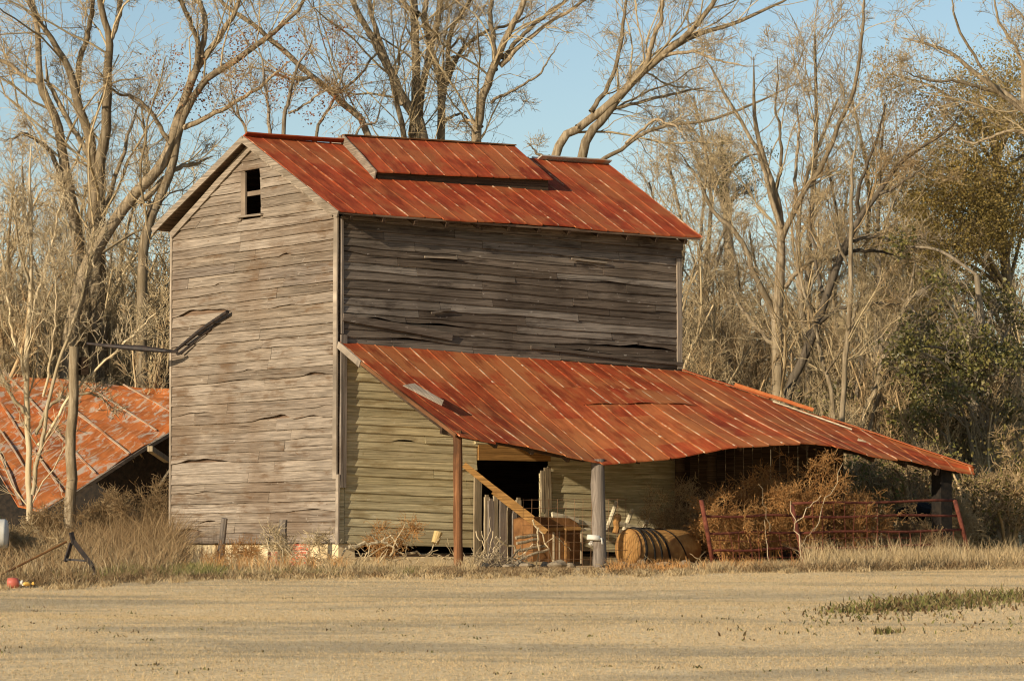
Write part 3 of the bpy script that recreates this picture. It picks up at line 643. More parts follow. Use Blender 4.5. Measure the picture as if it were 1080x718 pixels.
# leaning timbers by the door
for (a, b, ya, yb, wd, lb) in (((489,490),(562,547),-.75,-1.25,.085,'upper and longer of the two orange brown timbers leaning across the barn doorway'),((520,518),(576,561),-.95,-1.35,.085,'lower and shorter of the two orange brown timbers leaning across the barn doorway')):
    mb = MB(); p, q = on(1,ya,*a), on(1,yb,*b); mb.bar(p, q, wd, .05, (0, 0, 1), .003); thing1('leaning_timber', mb, M['orangewood'], lb, 'timber', foot(q), 'timbers leaning in the doorway')
# upright planks in the doorway
for i, (u, v0, v1, wd, lb) in enumerate(((513.5,524,596,.085,'thin short grey plank next to the pale left door jamb'),(517.5,528,598,.10,'grey plank with a rounded top, second in the row standing in the doorway'),(523,523,596,.075,'dark narrow plank in the doorway behind the rounded grey one'),(530,527,597,.115,'widest grey plank standing in the middle of the doorway'),(538,535,596,.09,'plank just under the leaning timbers in the doorway, left of two'),(542,541,594,.07,'plank just under the leaning timbers in the doorway, right of two'),(546.5,527,582,.085,'round topped pale plank standing apart at the right in the doorway'))):
    y = -.28-.12*(i % 2); mb = MB(); a, b = on(1,y,u+random.uniform(-.6,.6),v0), on(1,y,u,v1); a2 = a+(a-b)*.02
    mb.bar(b, a, wd, .035, (1, 0, 0), .005); mb.bar(a, a+(a-b)/np.linalg.norm(a-b)*.035, wd*.62, .03, (1, 0, 0)); thing1('upright_plank', mb, M['tanwood'] if i % 2 == 0 else M['greypost'], lb, 'plank', foot(b), 'planks standing in the doorway')
# stacked poles
for i, (a, b, r, lb) in enumerate((((544,567),(566,564),.024,'topmost pale pole of the small stack under the leaning timbers'),((545,573),(568,568),.022,'second pole from the top of the small stack under the leaning timbers'),((543,581),(576,575),.022,'third pole from the top of the stack, running toward the rusty bin'),((550,588),(579,579),.020,'lowest pole of the stack, slanting up toward the rusty bin'))):
    y = -1.45-.1*i; mb = MB(); p, q = on(1,y,*a), on(1,y,*b); mb.tube([p+(q-p)*k/5+np.array([0,0,.006*math.sin(k*2+i)]) for k in range(6)], r, 8); thing1('stacked_pole', mb, M['tanwood'], lb, 'pole', foot(p), 'poles stacked by the doorway')
# rusty feed bin
y = -.95; P = [on(1,y,u,v) for u, v in ((562,592),(562,547),(567,545),(601,546),(608,551),(612,557),(613,592))]
c = np.mean(P, 0); bin_ = empty('metal_bin', 'brown rusted metal bin with a rounded shoulder between doorway and grey post', 'bin', foot(c))
def prism(P, dv, mat, name, parent):
    mb = MB(); n = len(P); Q = [p+dv for p in P]; mb.add(list(P)+Q, [tuple(range(n))[::-1], tuple(n+i for i in range(n))]+[(i, (i+1) % n, n+(i+1) % n, n+i) for i in range(n)]); return mb.build(name, mat, parent)
prism(P, np.array([0, .5, 0]), M['darkrust'], 'hopper', bin_)
mb = MB(); mb.bar(on(1,y-.03,573,558), on(1,y-.03,612,557), .05, .04, (0, 0, 1), .004); mb.build('rim', M['rust'], bin_)
for u, v0, v1, r in ((584,561,586,.018),(590,560,585,.012),(596.5,557,586,.020),(613,562,586,.018)):
    mb = MB(); mb.tube([on(1,y-.10,u,v1+8), on(1,y-.10,u,v0)], r, 7); mb.build('rod', M['tanwood'] if u != 596.5 else M['rust'], bin_)
# lumber lying over the bin and the tank
L1 = (((582,543),(610,549),.09,-.9,'pale board end resting on the rusty bin, left end of the lumber pile'),((600,548),(640,556),.07,-.85,'pale board reaching from the rusty bin to the grey post'),((604,553),(692,566),.06,-.8,'long grey board lying over the rusty tank, lowest of the pile'),((612,559),(628,556),.035,-.95,'short pale batten beside the grey post'),((650,551),(684,560),.06,-.6,'grey board slanting down behind the pale stakes'),((662,561),(688,562),.035,-2.05,'thin pale strip lying flat on top of the rusty tank'))
for a, b, wd, y, lb in L1:
    mb = MB(); p, q = on(1,y,*a), on(1,y,*b); mb.bar(p, q, wd, .035, (0, 0, 1) if wd < .08 else (0, .5, 1), .005); thing1('lumber_board', mb, M['palelumber'] if 'grey' not in lb.split()[1:2] else M['tanwood'], lb, 'board', foot(p), 'lumber over the tank')
for a, b, r, lb in (((650.5,528.5),(643.5,548),.033,'tallest pale stake sticking up behind the rusty tank'),((667,537),(660.5,553),.036,'second pale stake from the grey post, behind the rusty tank'),((684,546),(678,559),.036,'third pale stake from the grey post, above the tank middle'),((699.5,556),(697,561.5),.030,'short pale stake stub, left of the pair at the tank far end'),((703.5,558),(700.5,562.5),.030,'short pale stake stub, right of the pair at the tank far end')):
    mb = MB(); p, q = on(1,-.32,*b), on(1,-.32,*a); mb.tube([p-(q-p)*.5, p, q], r, 8); thing1('pale_stake', mb, M['palelumber'], lb, 'stake', foot(p), 'pale stakes behind the tank')
mb = MB(); p, q = on(1,-1.9,649,562), on(1,-1.9,651,546); mb.tube([p, p+(q-p)*.35+(.015,0,0), p+(q-p)*.7-(.01,0,0), q], [.05,.045,.05,.055], 8); mb.blob(q+(.0,0,.0), .06, (1,1,1.1), .05); thing1('hitch_casting', mb, M['rust'], 'knob topped rusty casting standing on the left end of the tank', 'metal casting', p)
mb = MB(); p = on(1,-.75,692,562); mb.tube([p+(0,0,-.16), p+(0,.3,-.16)], .19, 18); thing1('round_tub', mb, M['straw'] if False else M['tanwood'], 'rounded tan tub end showing above the rusty tank', 'tub', foot(p))
# rusty tank with hoses over it
r = .285; cy = -2.25; ca = on(1, cy, 662, 578); cb = on(1, cy, 724, 578); zc = float(gz(ca[0], cy))+r-.03
tank = empty('fuel_tank', 'orange rusted cylindrical tank lying on the ground beside the grey post', 'tank', (ca[0], cy, zc-r))
mb = MB(); xs = [ca[0]-.10, ca[0]-.085, ca[0]-.04, ca[0], cb[0]-.3, cb[0]-.1, cb[0]+.1, cb[0]+.2]; rs = [.02, .16, .255, r, r, r*.97, r*.80, .05]
mb.tube([(x, cy, zc) for x in xs], rs, 36); mb.build('barrel', M['rust'], tank, smooth=True)
mb = MB(); mb.tube([(ca[0]+.01, cy, zc), (ca[0]+.035, cy, zc)], r+.008, 36); mb.build('seam_band', M['darkrust'], tank, smooth=True)
for i, (x0, x1, rr) in enumerate(((.10,.13,.020),(.17,.32,.016),(.26,.46,.016),(.33,.62,.016),(.55,.95,.009))):
    mb = MB(); pts = []
    for k in range(13):
        a = math.pi*.60-k/12*math.pi*.86; x = ca[0]+x0+(x1-x0)*(k/12)**1.3
        pts.append((x, cy-math.cos(a-math.pi/2+math.pi/2)*0-math.sin(math.pi/2-a)*(r+rr*.8), zc+math.cos(math.pi/2-a)*(r+rr*.8)))
    mb.tube(pts, rr, 7); mb.build('hose', M['rubber'], tank, smooth=True)
# rag and white cap at the post
mb = MB(); p = on(1,YL,630.8,567); mb.tube([p+(0,.10,-.035), p+(.003,.10,-.012), p+(-.003,.10,.012), p+(0,.10,.035)], [.099,.106,.102,.098], 14); mb.bar(p+(.06,.0,.0), p+(.075,-.01,-.09), .03, .008, (1,0,0), .004); thing1('white_rag', mb, M['white'], 'white rag tied round the grey wooden post', 'rag', p+(0,.1,-.045), smooth=True)
mb = MB(); p = on(1,YL+.4,624,573); mb.blob(p, .045, (1,1,.9), .12); thing1('white_jug', mb, M['white'], 'small white jug beside the grey post and rusty bin', 'jug', p-(0,0,.045), smooth=True)
# stones
sp = [(546,594,.10),(556,597,.09),(537,597,.07),(524,598,.06),(512,598,.07),(586,597,.12),(575,595,.08),(601,593,.07),(655,601,.08),(676,600,.09),(687,598,.05),(700,597,.085),(712,594,.06),(640,603,.06),(747,596,.05),(737,598,.05),(723,592,.09),(666,596,.05),(694,592,.04)]
for i, (u, v, rr) in enumerate(sp):
    p = on(1,-2.55-.3*(i % 3),u,v); g = G(p[0], p[1]); mb = MB(); mb.blob((p[0], p[1], g+rr*.35), rr, (random.uniform(.9,1.4),1,.65), .17, 9, 6); thing1('field_stone', mb, M['stone'], 'tan rounded field stone lying among the junk under the shed roof', 'stone', (p[0], p[1], g), 'stones under the shed roof')
# small tan pail by the wall
mb = MB(); p = on(1,-.45,460,566); mb.tube([p+(-.02,0,-.09), p+(.04,0,.07)], [.055,.065], 12); thing1('tan_pail', mb, M['straw'], 'small tan pail tipped against the faded yellow wall', 'pail', p-(0,0,.1))
# dead branches and sticks in front of the wall
def stick_pile(name, label, cat, spots, mat, seed, rr=(.008, .02)):
    rg = np.random.default_rng(seed); mb = MB(); c = None
    for (u0, v0, u1, v1, y, r) in spots:
        p, q = on(1,y,u0,v0), on(1,y,u1,v1); n = 7; d = np.linalg.norm(q-p); pts = [p+(q-p)*k/n+rg.normal(size=3)*d*.02*(0 < k < n) for k in range(n+1)]
        pts[3] = pts[3]+np.array([0, 0, d*.07]); mb.tube(pts, np.linspace(r, r*.45, n+1), 6); c = p if c is None else c
    return thing1(name, mb, mat, label, cat, foot(c))
stick_pile('dead_branch', 'large pale bleached branch lying along the foot of the yellow wall', 'branch', [(368,577,402,571,-1.0,.035),(402,571,416,577,-1.0,.025),(402,571,412,564,-1.0,.016),(430,583,452,585,-.9,.022),(400,572,384,559,-1.0,.015),(412,564,420,577,-1.05,.012),(420,565,436,578,-1,.010),(450,586,466,565,-.8,.010),(366,577,358,590,-1.2,.018)], M['twigpale'], 3)
stick_pile('brush_pile', 'tangle of pale sticks leaning before the planks in the doorway', 'brush pile', [(508,598,517,545,-1.2,.010),(502,560,516,590,-1.2,.009),(520,560,512,600,-1.3,.009),(495,600,532,572,-1.3,.012),(523,566,566,600,-1.5,.020),(545,588,585,566,-1.6,.012),(585,566,602,580,-1.6,.009),(562,548,583,592,-1.7,.014),(568,556,566,598,-1.7,.016),(500,585,524,592,-1.4,.010),(516,590,528,566,-1.3,.010),(530,598,520,570,-1.3,.008),(508,560,514,592,-1.3,.007)], M['twigpale'], 4)
rg = np.random.default_rng(18); sp = []
for k in range(60):
    u = rg.uniform(494, 560); v = 600-abs(rg.normal())*6; sp.append((u, v, u+rg.choice([-1,1])*rg.uniform(5, 26), v-abs(rg.normal()*12), -1.9-rg.random()*.8, rg.uniform(.005,.011)))
stick_pile('brush_pile', 'thin broken sticks strewn among the stones under the leaning timbers', 'brush pile', sp, M['tanwood'], 15)
sp = []
for k in range(60):
    u = rg.uniform(640, 760); v = 602-abs(rg.normal())*3; sp.append((u, v, u+rg.choice([-1,1])*rg.uniform(5, 22), v-abs(rg.normal()*7), -2.7-rg.random()*.4, rg.uniform(.004,.010)))
stick_pile('brush_pile', 'broken sticks and litter lying along the front of the rusty tank', 'brush pile', sp, M['twig'], 16)
rg = np.random.default_rng(8); sp = []
for k in range(46):
    u = rg.uniform(330, 500); v = 594+rg.normal()*4; a = rg.normal()*14; sp.append((u, v, u+rg.choice([-1,1])*rg.uniform(8, 34), v-abs(a), -1.2-rg.random()*.8, rg.uniform(.006,.012)))
stick_pile('brush_pile', 'low heap of thin dead sticks spread along the foot of the yellow wall', 'brush pile', sp, M['twig'], 5)
sp = []
for k in range(26):
    u = rg.uniform(285, 355); v = 592+rg.normal()*3; sp.append((u, v, u+rg.choice([-1,1])*rg.uniform(6, 30), v-abs(rg.normal()*26), -.9-rg.random()*.4, rg.uniform(.005,.011)))
stick_pile('brush_pile', 'dead sticks and dry stems heaped at the corner of the gable wall', 'brush pile', sp, M['twigpale'], 6)
# old short posts in front of the gable
for (u, v0, v1, r, t, lb) in ((235,546,600,.055,-4,'short leaning grey post stub before the gable, nearer its left edge'),(297,548,604,.07,0,'short upright split post stub before the gable, nearer the barn corner')):
    mb = MB(); a, b = on(0,-.9,u+2,v0), on(0,-.9,u+t,v1); mb.tube([b+(a-b)*k/6+rng.normal(size=3)*.004 for k in range(7)], [r*(1.05-.03*k) for k in range(7)], 8); thing1('post_stub', mb, M['greypost'], lb, 'post', foot(b), 'old post stubs before the gable')
# wire mesh panel between the posts
mb = MB(); y = -2.75
for k in range(13): u = 552+k*9; mb.tube([on(1,y,u,526), on(1,y,u-1,601)], .0032, 4, False)
for k in range(9): v = 527+k*9; mb.tube([on(1,y,551,v), on(1,y,662,v-1)], .0032, 4, False)
thing1('mesh_panel', mb, M['wire'], 'fine rusty wire mesh panel stretched from the doorway past the grey post', 'wire fence', foot(on(1,y,600,600)))
# gates of red tube
def gate(label, stiles, bars, yl, mesh, loc_uv, bend=.01):
    g = empty('farm_gate', label, 'gate', foot(on(1, yl, *loc_uv)), 'red tube gates')
    for (u0, v0, u1, v1, r) in stiles:
        p, q = on(1,yl,u1,v1), on(1,yl-.05,u0,v0); mb = MB(); mb.tube([p, p+(q-p)*.5+(.008,0,0), q], r, 9); mb.build('stile', M['redmetal'], g, smooth=True)
    for (u0, v0, u1, v1) in bars:
        p, q = on(1,yl-.02,u0,v0), on(1,yl-.02,u1,v1); mb = MB(); mb.tube([p+(q-p)*k/8+np.array([0, 0, bend*math.sin(k*1.1+u0)]) for k in range(9)], .019, 8); mb.build('bar', M['redmetal'], g, smooth=True)
    mb = MB()
    for (u0, v0, u1, v1) in mesh:
        p, q = on(1,yl-.03,u0,v0), on(1,yl-.03,u1,v1); mb.tube([p, p+(q-p)*.5+rng.normal(size=3)*.02, q], .0055, 5, False)
    mb.build('wire_mesh', M['redmetal'], g)
m1 = [(758+k*10.5,560+k*.1,761+k*10.5+rng.normal()*2,597) for k in range(9)]+[(752,v,846,v-1) for v in (569,588)]
gate('red rusted tube gate half buried in orange weeds, its end tube leaning by the tank', [(739.5,527,753,601,.033)], [(743,545,838,543),(745,562,842,561),(749,581,846,578),(752,597,848,594)], -3.05, m1, (750,601))
m2 = [(856+k*11.5,530+30*(k > 6),857+k*11.5+rng.normal()*3,596) for k in range(14)]+[(845,v,960,v-2) for v in (569,585)]
gate('red rusted tube gate leaning before the open shed end, right of the orange weeds', [(835,532,850,604,.033),(1007,527,1024,592,.034)], [(836,531,1008,527.5),(838,545,1012,543),(841,561.5,1015,559),(844,578,1018,574),(848,595,1021,590)], -3.25, m2, (850,604))
# straw, wheel and panel seen through the gate
mb = MB(); p = on(1,-2.55,976,566); an = np.linspace(0, 2*math.pi, 25); mb.tube([p+np.array([math.cos(a)*.13, math.cos(a)*.09, math.sin(a)*.17]) for a in an], .03, 7, False); thing1('iron_ring', mb, M['rust'], 'curved rusty iron ring behind the right end of the red gate', 'iron ring', foot(p))
mb = MB(); p = on(1,-2.3,1003,566); mb.box(p+(-.16,-.01,-.32), p+(.14,.01,.13)); mb.bar(p+(-.17,-.015,.13), p+(.15,-.015,.13), .03, .03); thing1('metal_sheet', mb, M['bluegrey'], 'blue grey metal sheet standing behind the end tube of the right gate', 'metal sheet', foot(p))
mb = MB(); p = on(1,-1.6,968,534); mb.blob(p+(0,0,-.10), .30, (1.3,.8,.55), .08, 14, 8); thing1('black_tarp', mb, M['rubber'], 'black tarp humped over a heap behind the top bar of the right gate', 'tarp', foot(p))
# ------------------------------------------------------------------ left: collapsed shed
shed = empty('fallen_shed', 'collapsed shed with orange rusted metal roof sloping to the ground left of the barn', 'shed', foot(at(40,540,59.5)))
sA, sB, sC = at(-60,388,67), at(240,416,65.5), at(20,539,59.5); sn = np.cross(sB-sA, sC-sA); sn /= np.linalg.norm(sn); sn *= 1 if sn[2] > 0 else -1
SP = lambda u, v: on_plane(sA, sn, u, v)
out = [(-70,386),(-20,390.5),(20,396),(60,399),(100,403),(150,407.5),(182,411),(243,417),(212,435),(190,448),(170,459),(152,470),(130,484),(104,501),(80,517),(62,528),(44,538),(28,541),(19,534),(8,514),(-8,487),(-40,430)]
U0, V0 = SP(-70,386), None; ex = SP(100,403)-U0; ex /= np.linalg.norm(ex); ey = np.cross(sn, ex); ey = ey if ey[2] < 0 else -ey
def shuv(p): d = p-U0; return (float(d@ex), float(d@ey))
# fan of narrow sheets between the ridge and the lower edge
topl = [(-70,386),(-35,389),(-10,392),(12,395),(35,397.5),(60,399.5),(85,402),(110,404),(150,408),(182,411),(243,417)]
botl = [(-22,464),(19,534),(44,538),(70,523),(104,501),(130,484),(152,470),(168,461),(190,448),(212,435),(243,418)]
mb = MB(); vs = []; uv = []; nT = 8
for a, b in zip(topl, botl):
    for k in range(nT+1):
        t = k/nT; u, v = a[0]+(b[0]-a[0])*t, a[1]+(b[1]-a[1])*t; p = SP(u, v)+sn*(.03*math.sin(u*.11+t*5)); vs.append(p); uv.append(shuv(p))
n = len(topl); N = len(vs); fs = [(i*(nT+1)+k, i*(nT+1)+k+1, (i+1)*(nT+1)+k+1, (i+1)*(nT+1)+k) for i in range(n-1) for k in range(nT)]
vs2 = [p-sn*.03 for p in vs]; mb.add(vs+vs2, fs+[tuple(N+i for i in f[::-1]) for f in fs]+[(i*(nT+1)+nT, N+i*(nT+1)+nT, N+(i+1)*(nT+1)+nT, (i+1)*(nT+1)+nT) for i in range(n-1)], uv+uv); sroof = mb.build('roof', M['shedroof'], shed, uv=True)
seamm = plain('pale worn seam', (.42,.29,.18), (.54,.42,.30), 10, .7, .1, .1, (.40,.16,.06))
for (pts, wd) in ((((2,391),(23,413),(60,455)),.05),(((41,436),(66,464),(100,500)),.045),(((85,405),(110,420),(165,455)),.045),(((82,438),(100,451),(136,480)),.05),(((35,475),(48,494),(66,520)),.05),(((-6,470),(8,497),(22,534)),.06),(((0,425),(12,443),(28,470)),.045),(((60,417),(74,430),(110,458)),.04),(((130,407),(150,418),(181,436)),.04),(((0,455),(14,475),(40,520)),.035)):
    mb = MB(); Q = [SP(*q)+sn*.05 for q in pts]
    for p, q in zip(Q[:-1], Q[1:]): mb.bar(p-sn*.02, q-sn*.02, wd*.75, .014, np.cross(q-p, sn), .004)
    mb.build('seam', seamm, sroof)
mb = MB(); lo = [SP(*q) for q in botl[2:]]
for p, q in zip(lo[:-1], lo[1:]): mb.bar(p+sn*-.03+np.array([0,0,-.02]), q+sn*-.03+np.array([0,0,-.02]), .07, .05, sn)
mb.build('eave_board', M['rake'], sroof)
mb = MB(); d = np.cross(sn, (0, 0, 1)); mb.bar(at(158,473,60.2), at(176,485,61.5), .09, .09, (0, 0, 1)); mb.bar(at(168,512,60), at(182,492,61), .04, .04); mb.build('rafter', M['tanwood'], shed)
for a, b, h0, h1 in (((-190,600,58.5),(-20,600,59.3),1.1,1.1),((-40,600,66.5),(330,600,64.8),2.9,2.9),((330,600,64.8),(330,600,60.5),2.9,2.2)):  # first wall, out of view, is added to block the sun
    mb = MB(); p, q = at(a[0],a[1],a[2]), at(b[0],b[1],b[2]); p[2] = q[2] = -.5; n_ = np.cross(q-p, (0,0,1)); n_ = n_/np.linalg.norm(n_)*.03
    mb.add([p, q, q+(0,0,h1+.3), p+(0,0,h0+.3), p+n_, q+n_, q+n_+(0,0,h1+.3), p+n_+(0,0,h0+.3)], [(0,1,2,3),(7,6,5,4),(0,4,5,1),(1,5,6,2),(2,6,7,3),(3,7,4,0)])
    mb.build('wall', M['darkpost_shade'], shed)  # near black colour on these walls stands in for the shade inside
# cut pole with a dark box
mb = MB(); b, a = on_ground(73,597), None; b = at(73,590,57.2); b[2] = G(b[0], b[1])-.05; a = at(78,366,57.2); mb.tube([b+(a-b)*k/10+rng.normal(size=3)*.012 for k in range(11)], [.10,.095,.095,.09,.088,.085,.085,.082,.08,.08,.075], 9)
pole = empty('cut_pole', 'bare cut off pole standing before the orange roofed shed', 'pole', foot(b)); mb.build('shaft', M['bark'], pole, smooth=True)
mb = MB(); p = at(87.5,386,57.3); mb.box(p+(-.06,-.06,-.14), p+(.07,.06,.14)); mb.bar(p+(-.14,0,.05), p+(.02,0,.05), .05, .05); mb.build('bracket', M['brownwood'], pole)
# iron implement with long drawbar
D = 43.0; imp = empty('iron_implement', 'black bent iron implement frame with a long thin drawbar in the left weeds', 'farm implement', foot(at(85,610,D)))
mb = MB(); mb.bar(at(75,561,D), at(78,573,D), .045, .04, (1,0,0)); mb.bar(at(77,570,D), at(98,597,D), .055, .045, (0,0,1)); mb.bar(at(97,595,D), at(103,609,D), .022, .03, (1,0,0)); mb.build('beam', M['blackiron'], imp)
mb = MB(); mb.bar(at(75,572,D+.1), at(69,592,D+.1), .04, .03, (1,0,0)); mb.bar(at(69,589.5,D+.1), at(90,591,D), .024, .03, (0,0,1)); mb.build('brace', M['blackiron'], imp)
mb = MB(); mb.tube([at(-60,637,D-1.2), at(70,571,D)], .014, 7); mb.build('drawbar', M['darkrust'], imp)
mb = MB(); mb.tube([at(98,604,D-.05), at(98,609,D-.05)], [.02,.022], 10); mb.build('pin', M['white'], imp)
# faded red plastic scrap
c = on_ground(14,620)+np.array([0,0,.06]); toy = empty('red_canister', 'faded red plastic canister lying in the weeds at the left edge', 'canister', foot(c)); mb = MB()
mb.tube([c+RT*x for x in (-.07,-.06,0,.05,.065)], [.03,.058,.062,.055,.02], 14); mb.build('body', M['redplastic'], toy, smooth=True)
mb = MB(); mb.tube([c+RT*.06, c+RT*.10], [.022,.022], 8); mb.tube([c+RT*.095+(0,0,.03), c+RT*.11+(0,0,-.03)], [.012,.012], 6); mb.build('cap', M['white'], toy)
mb = MB(); mb.blob(c+RT*.15+(0,0,-.01), .03, (1.3,1,.8), .1); mb.blob(c+RT*.22+(0,0,-.005), .016); mb.build('spout', M['yellow'], toy)
# white drum at the left edge
p = at(-3,563,47.5); g = G(p[0], p[1]); dr = empty('white_tank', 'dirty white rounded tank at the left edge under the orange shed roof', 'tank', (p[0], p[1], g)); mb = MB()
mb.tube([p+RT*x for x in (-.9,-.88,-.85,.10,.13,.135)], [.03,.17,.20,.20,.18,.02], 18); mb.build('shell', M['white'], dr, smooth=True)
mb = MB(); mb.tube([p+RT*.02+(0,0,.19), p+RT*.02+(0,0,.235)], .02, 8); mb.build('valve', plain('green valve', (.05,.2,.06), (.08,.28,.1), 8), dr)
mb = MB()
for x in (-.7, -.05): mb.box(p+RT*x+(-.04,-.06,g-p[2]-.05), p+RT*x+(.04,.06,-.15))
mb.build('leg', M['greypost'], dr)
# ------------------------------------------------------------------ ground and grass
ds = np.concatenate([np.arange(-12, 22, 2.), np.arange(22, 62, .4), [62,66,72,80,95,120,160,240,400,800,1600,3500]])
ls = np.concatenate([[-3500,-1200,-400,-150,-70,-40], np.arange(-30, 30.1, .8), [40,70,150,400,1200,3500]])
Dg, Lg = np.meshgrid(ds, ls, indexing='ij'); X, Y = dl(Dg, Lg); Z = gz(X, Y); nl = len(ls)
i, j = np.meshgrid(np.arange(len(ds)-1), np.arange(nl-1), indexing='ij'); a = (i*nl+j).ravel()
gr = bulk('ground', np.stack([X.ravel(), Y.ravel(), Z.ravel()], 1), np.stack([a, a+1, a+nl+1, a+nl], 1), M['ground'], smooth=True); gr['kind'] = 'structure'
EDGE = [(-140,619),(0,617),(90,613),(180,611),(350,609),(540,607),(700,605),(900,603),(1080,599),(1220,597)]
ep = np.array([on_ground(*q) for q in EDGE]); edd = (ep-CAM)@FH; ell = (ep-CAM)@RT
def edge_d(l): return np.interp(l, ell, edd)
def stuff(name, parts, mat):
    V, Fc = merge(parts); o = bulk(name, V, Fc, mat); o['kind'] = 'stuff'; return o
def base_pts(d, l): x, y = dl(d, l); return np.stack([x, y, gz(x, y)], 1)
rg = np.random.default_rng(21)
n = 430000; d = np.sqrt(rg.uniform(23.5**2, 55**2, n)); l = rg.uniform(-1, 1, n)*(.142*d+1.6); k = d < edge_d(l)+rg.normal(0, .35, n)+.45*np.sin(l*1.7)+.3*np.sin(l*4.3+1); d, l = d[k], l[k]; n = len(d)
o = stuff('lawn_grass', [blades(base_pts(d, l), rg.uniform(.010, .022, n), rg.uniform(.004, .007, n), rg, 1.2)], M['blade'])
o['label'] = 'short dormant tan grass'
# scattered dark flecks and a green patch in the lawn
pc = []
for (u, v, su, sv, n, h) in ((975,636,38,3.4,800,.065),(1045,632,40,4.0,800,.075),(905,643,22,2.5,260,.05),(960,641,40,3.0,520,.05),(925,649,50,3.5,120,.045),(960,642,85,8,190,.045),(1020,655,60,9,90,.04),(935,667,8,1,80,.05)):
    pu = rg.normal(u, su, n); pv = rg.normal(v, sv, n)+(pu-u)*-.055; P = np.array([on_ground(a, b) for a, b in zip(pu, np.clip(pv, 612, 712))]); pc.append(blades(P, rg.uniform(.4, 1.3, n)*h, rg.uniform(.012, .03, n), rg, .5))
stuff('green_weeds', pc, M['greenweed'])
pc = []
for k in range(110):
    u = rg.uniform(0, 1080); v = rg.choice([652, 660, 668, 690, 640, 705])+rg.normal()*5; n = rg.integers(2, 8); v = max(v, 622)
    p = on_ground(u, v); P = p+np.stack([rg.normal(0, .05, n), rg.normal(0, .05, n), np.zeros(n)], 1); P[:, 2] = gz(P[:, 0], P[:, 1]); pc.append(blades(P, rg.uniform(.012, .032, n), rg.uniform(.010, .02, n), rg, .7))
stuff('lawn_weeds', pc, M['greenweed'])
def field(n, u0, u1, d0, d1, h0, h1, wd, lean=.35, clump=0, hfun=None, clear=True):
    """blade bases over a patch of ground seen between image columns u0..u1 and depths d0..d1 past the mown edge"""
    u = rg.uniform(u0, u1, n)
    if clump:
        c = rg.uniform(u0, u1, clump); u = c[rg.integers(0, clump, n)]+rg.normal(0, 4, n)
    dd = rg.uniform(d0, d1, n); lq = (u-540)/FPX*48; d = edge_d(lq)+dd; l = (u-540)/FPX*d; P = base_pts(d, l)
    if clear:
        k = ~((P[:, 0] > -.05) & (P[:, 1] > -.1)); P = P[k]; u = u[k]; dd = dd[k]
    m = len(P); H = rg.uniform(h0, h1, m)*(hfun(u, dd) if hfun else 1); return blades(P, H, rg.uniform(.6, 1.4, m)*wd, rg, lean)
stuff('dry_grass', [field(9000, -60, 1130, -.6, 1.8, .025, .07, .010, .7), field(9000, -60, 1130, -1.0, 1.6, .03, .10, .010, .8, 55), field(5000, 735, 900, .3, 2.5, .05, .17, .011, .5, 60), field(9000, 860, 1130, .3, 4.5, .08, .34, .012, .45, 80), field(6000, 180, 450, .3, 3.2, .05, .13, .010, .6, 70)], M['tanweed'])
stuff('dry_weeds', [field(8000, -80, 186, 2.5, 14, .2, .72, .010, .6, 150, lambda u, dd: .45+.6*np.clip((dd-2)/9, 0, 1)+.25*np.clip((u-60)/120, 0, 1)), field(3600, 40, 184, 9, 14.5, .3, 1.05, .010, .55, 60, lambda u, dd: .55+.45*np.clip((u-50)/110, 0, 1))], M['brownweed'])
stuff('dry_stalks', [field(4500, -80, 184, .8, 12, .12, .6, .008, .5, 130, lambda u, dd: .5+.6*np.clip((dd-2)/9, 0, 1)), field(1300, 180, 360, 1.0, 6.5, .06, .28, .008, .45, 30), field(900, 360, 500, 1.0, 6, .06, .22, .008, .45, 24), field(2000, 850, 1080, 1.5, 6, .15, .5, .008, .35, 50)], M['tanweed'])
stuff('leaf_litter', [field(9000, 180, 500, -.1, 3.6, .03, .11, .013, .9, 45), field(8000, 480, 780, -.1, 3.4, .025, .09, .013, .9, 60), field(8000, -60, 180, -.2, 4, .05, .18, .012, .8, 60), field(7000, 780, 1100, -.1, 3.5, .05, .19, .012, .8, 60)], M['brownweed'])
stuff('green_grass', [field(3600, 105, 238, .4, 3.4, .05, .19, .010, .6, 28), field(1000, 240, 440, .3, 2.4, .04, .12, .010, .6, 22), field(300, 20, 100, .6, 3.0, .06, .15, .010, .5, 8)], M['greengrass'])
stuff('orange_weeds', [field(1000, 185, 360, 1.4, 6, .06, .30, .008, .5, 18), field(1500, 640, 840, .4, 3, .06, .22, .009, .5, 40)], M['orangeweed'])
# ------------------------------------------------------------------ trees and bushes
def crown_levels(P, R, rng, spec, rmin, view=True, sides=3, plmin=0):
    """grow successive generations of branches off limbs; returns the mesh parts and the finest generation"""
    parts = []; cur = (P, R); last = (P, R)
    for gi, (c, t0, t1, lf, ang, npts, wob, up, lmax) in enumerate(spec):
        Q, q = spawn(*cur, c, rng, t0, t1, lf, ang, npts, wob, up, rmin, lmax=lmax, plmin=plmin if gi == 0 else 0)
        if gi == 0 and plmin:
            ln = np.linalg.norm(np.diff(cur[0], axis=1), axis=2).sum(1); kp = rng.random(len(Q)) < np.repeat(np.clip(ln/6.5, .22, 1), c); Q, q = Q[kp], q[kp]
        if view: Q, q = inview(Q, q)
        if not len(Q): break
        k = (Q[:, :, 2] < gz(Q[:, :, 0], Q[:, :, 1])+.05).any(1); Q, q = Q[~k], q[~k]
        parts.append(tubes(Q, q, 4 if gi == 0 else sides)); cur = (Q, q); last = cur
    return parts, last
SPEC = [(9,.15,1.0,.36,.80,9,.17,.14,3.4),(7,.10,1.0,.52,.85,7,.2,.10,2.0),(5,.12,1.0,.60,.85,6,.2,.06,1.2),(2,.2,1.0,.55,.85,4,.2,.05,.5)]
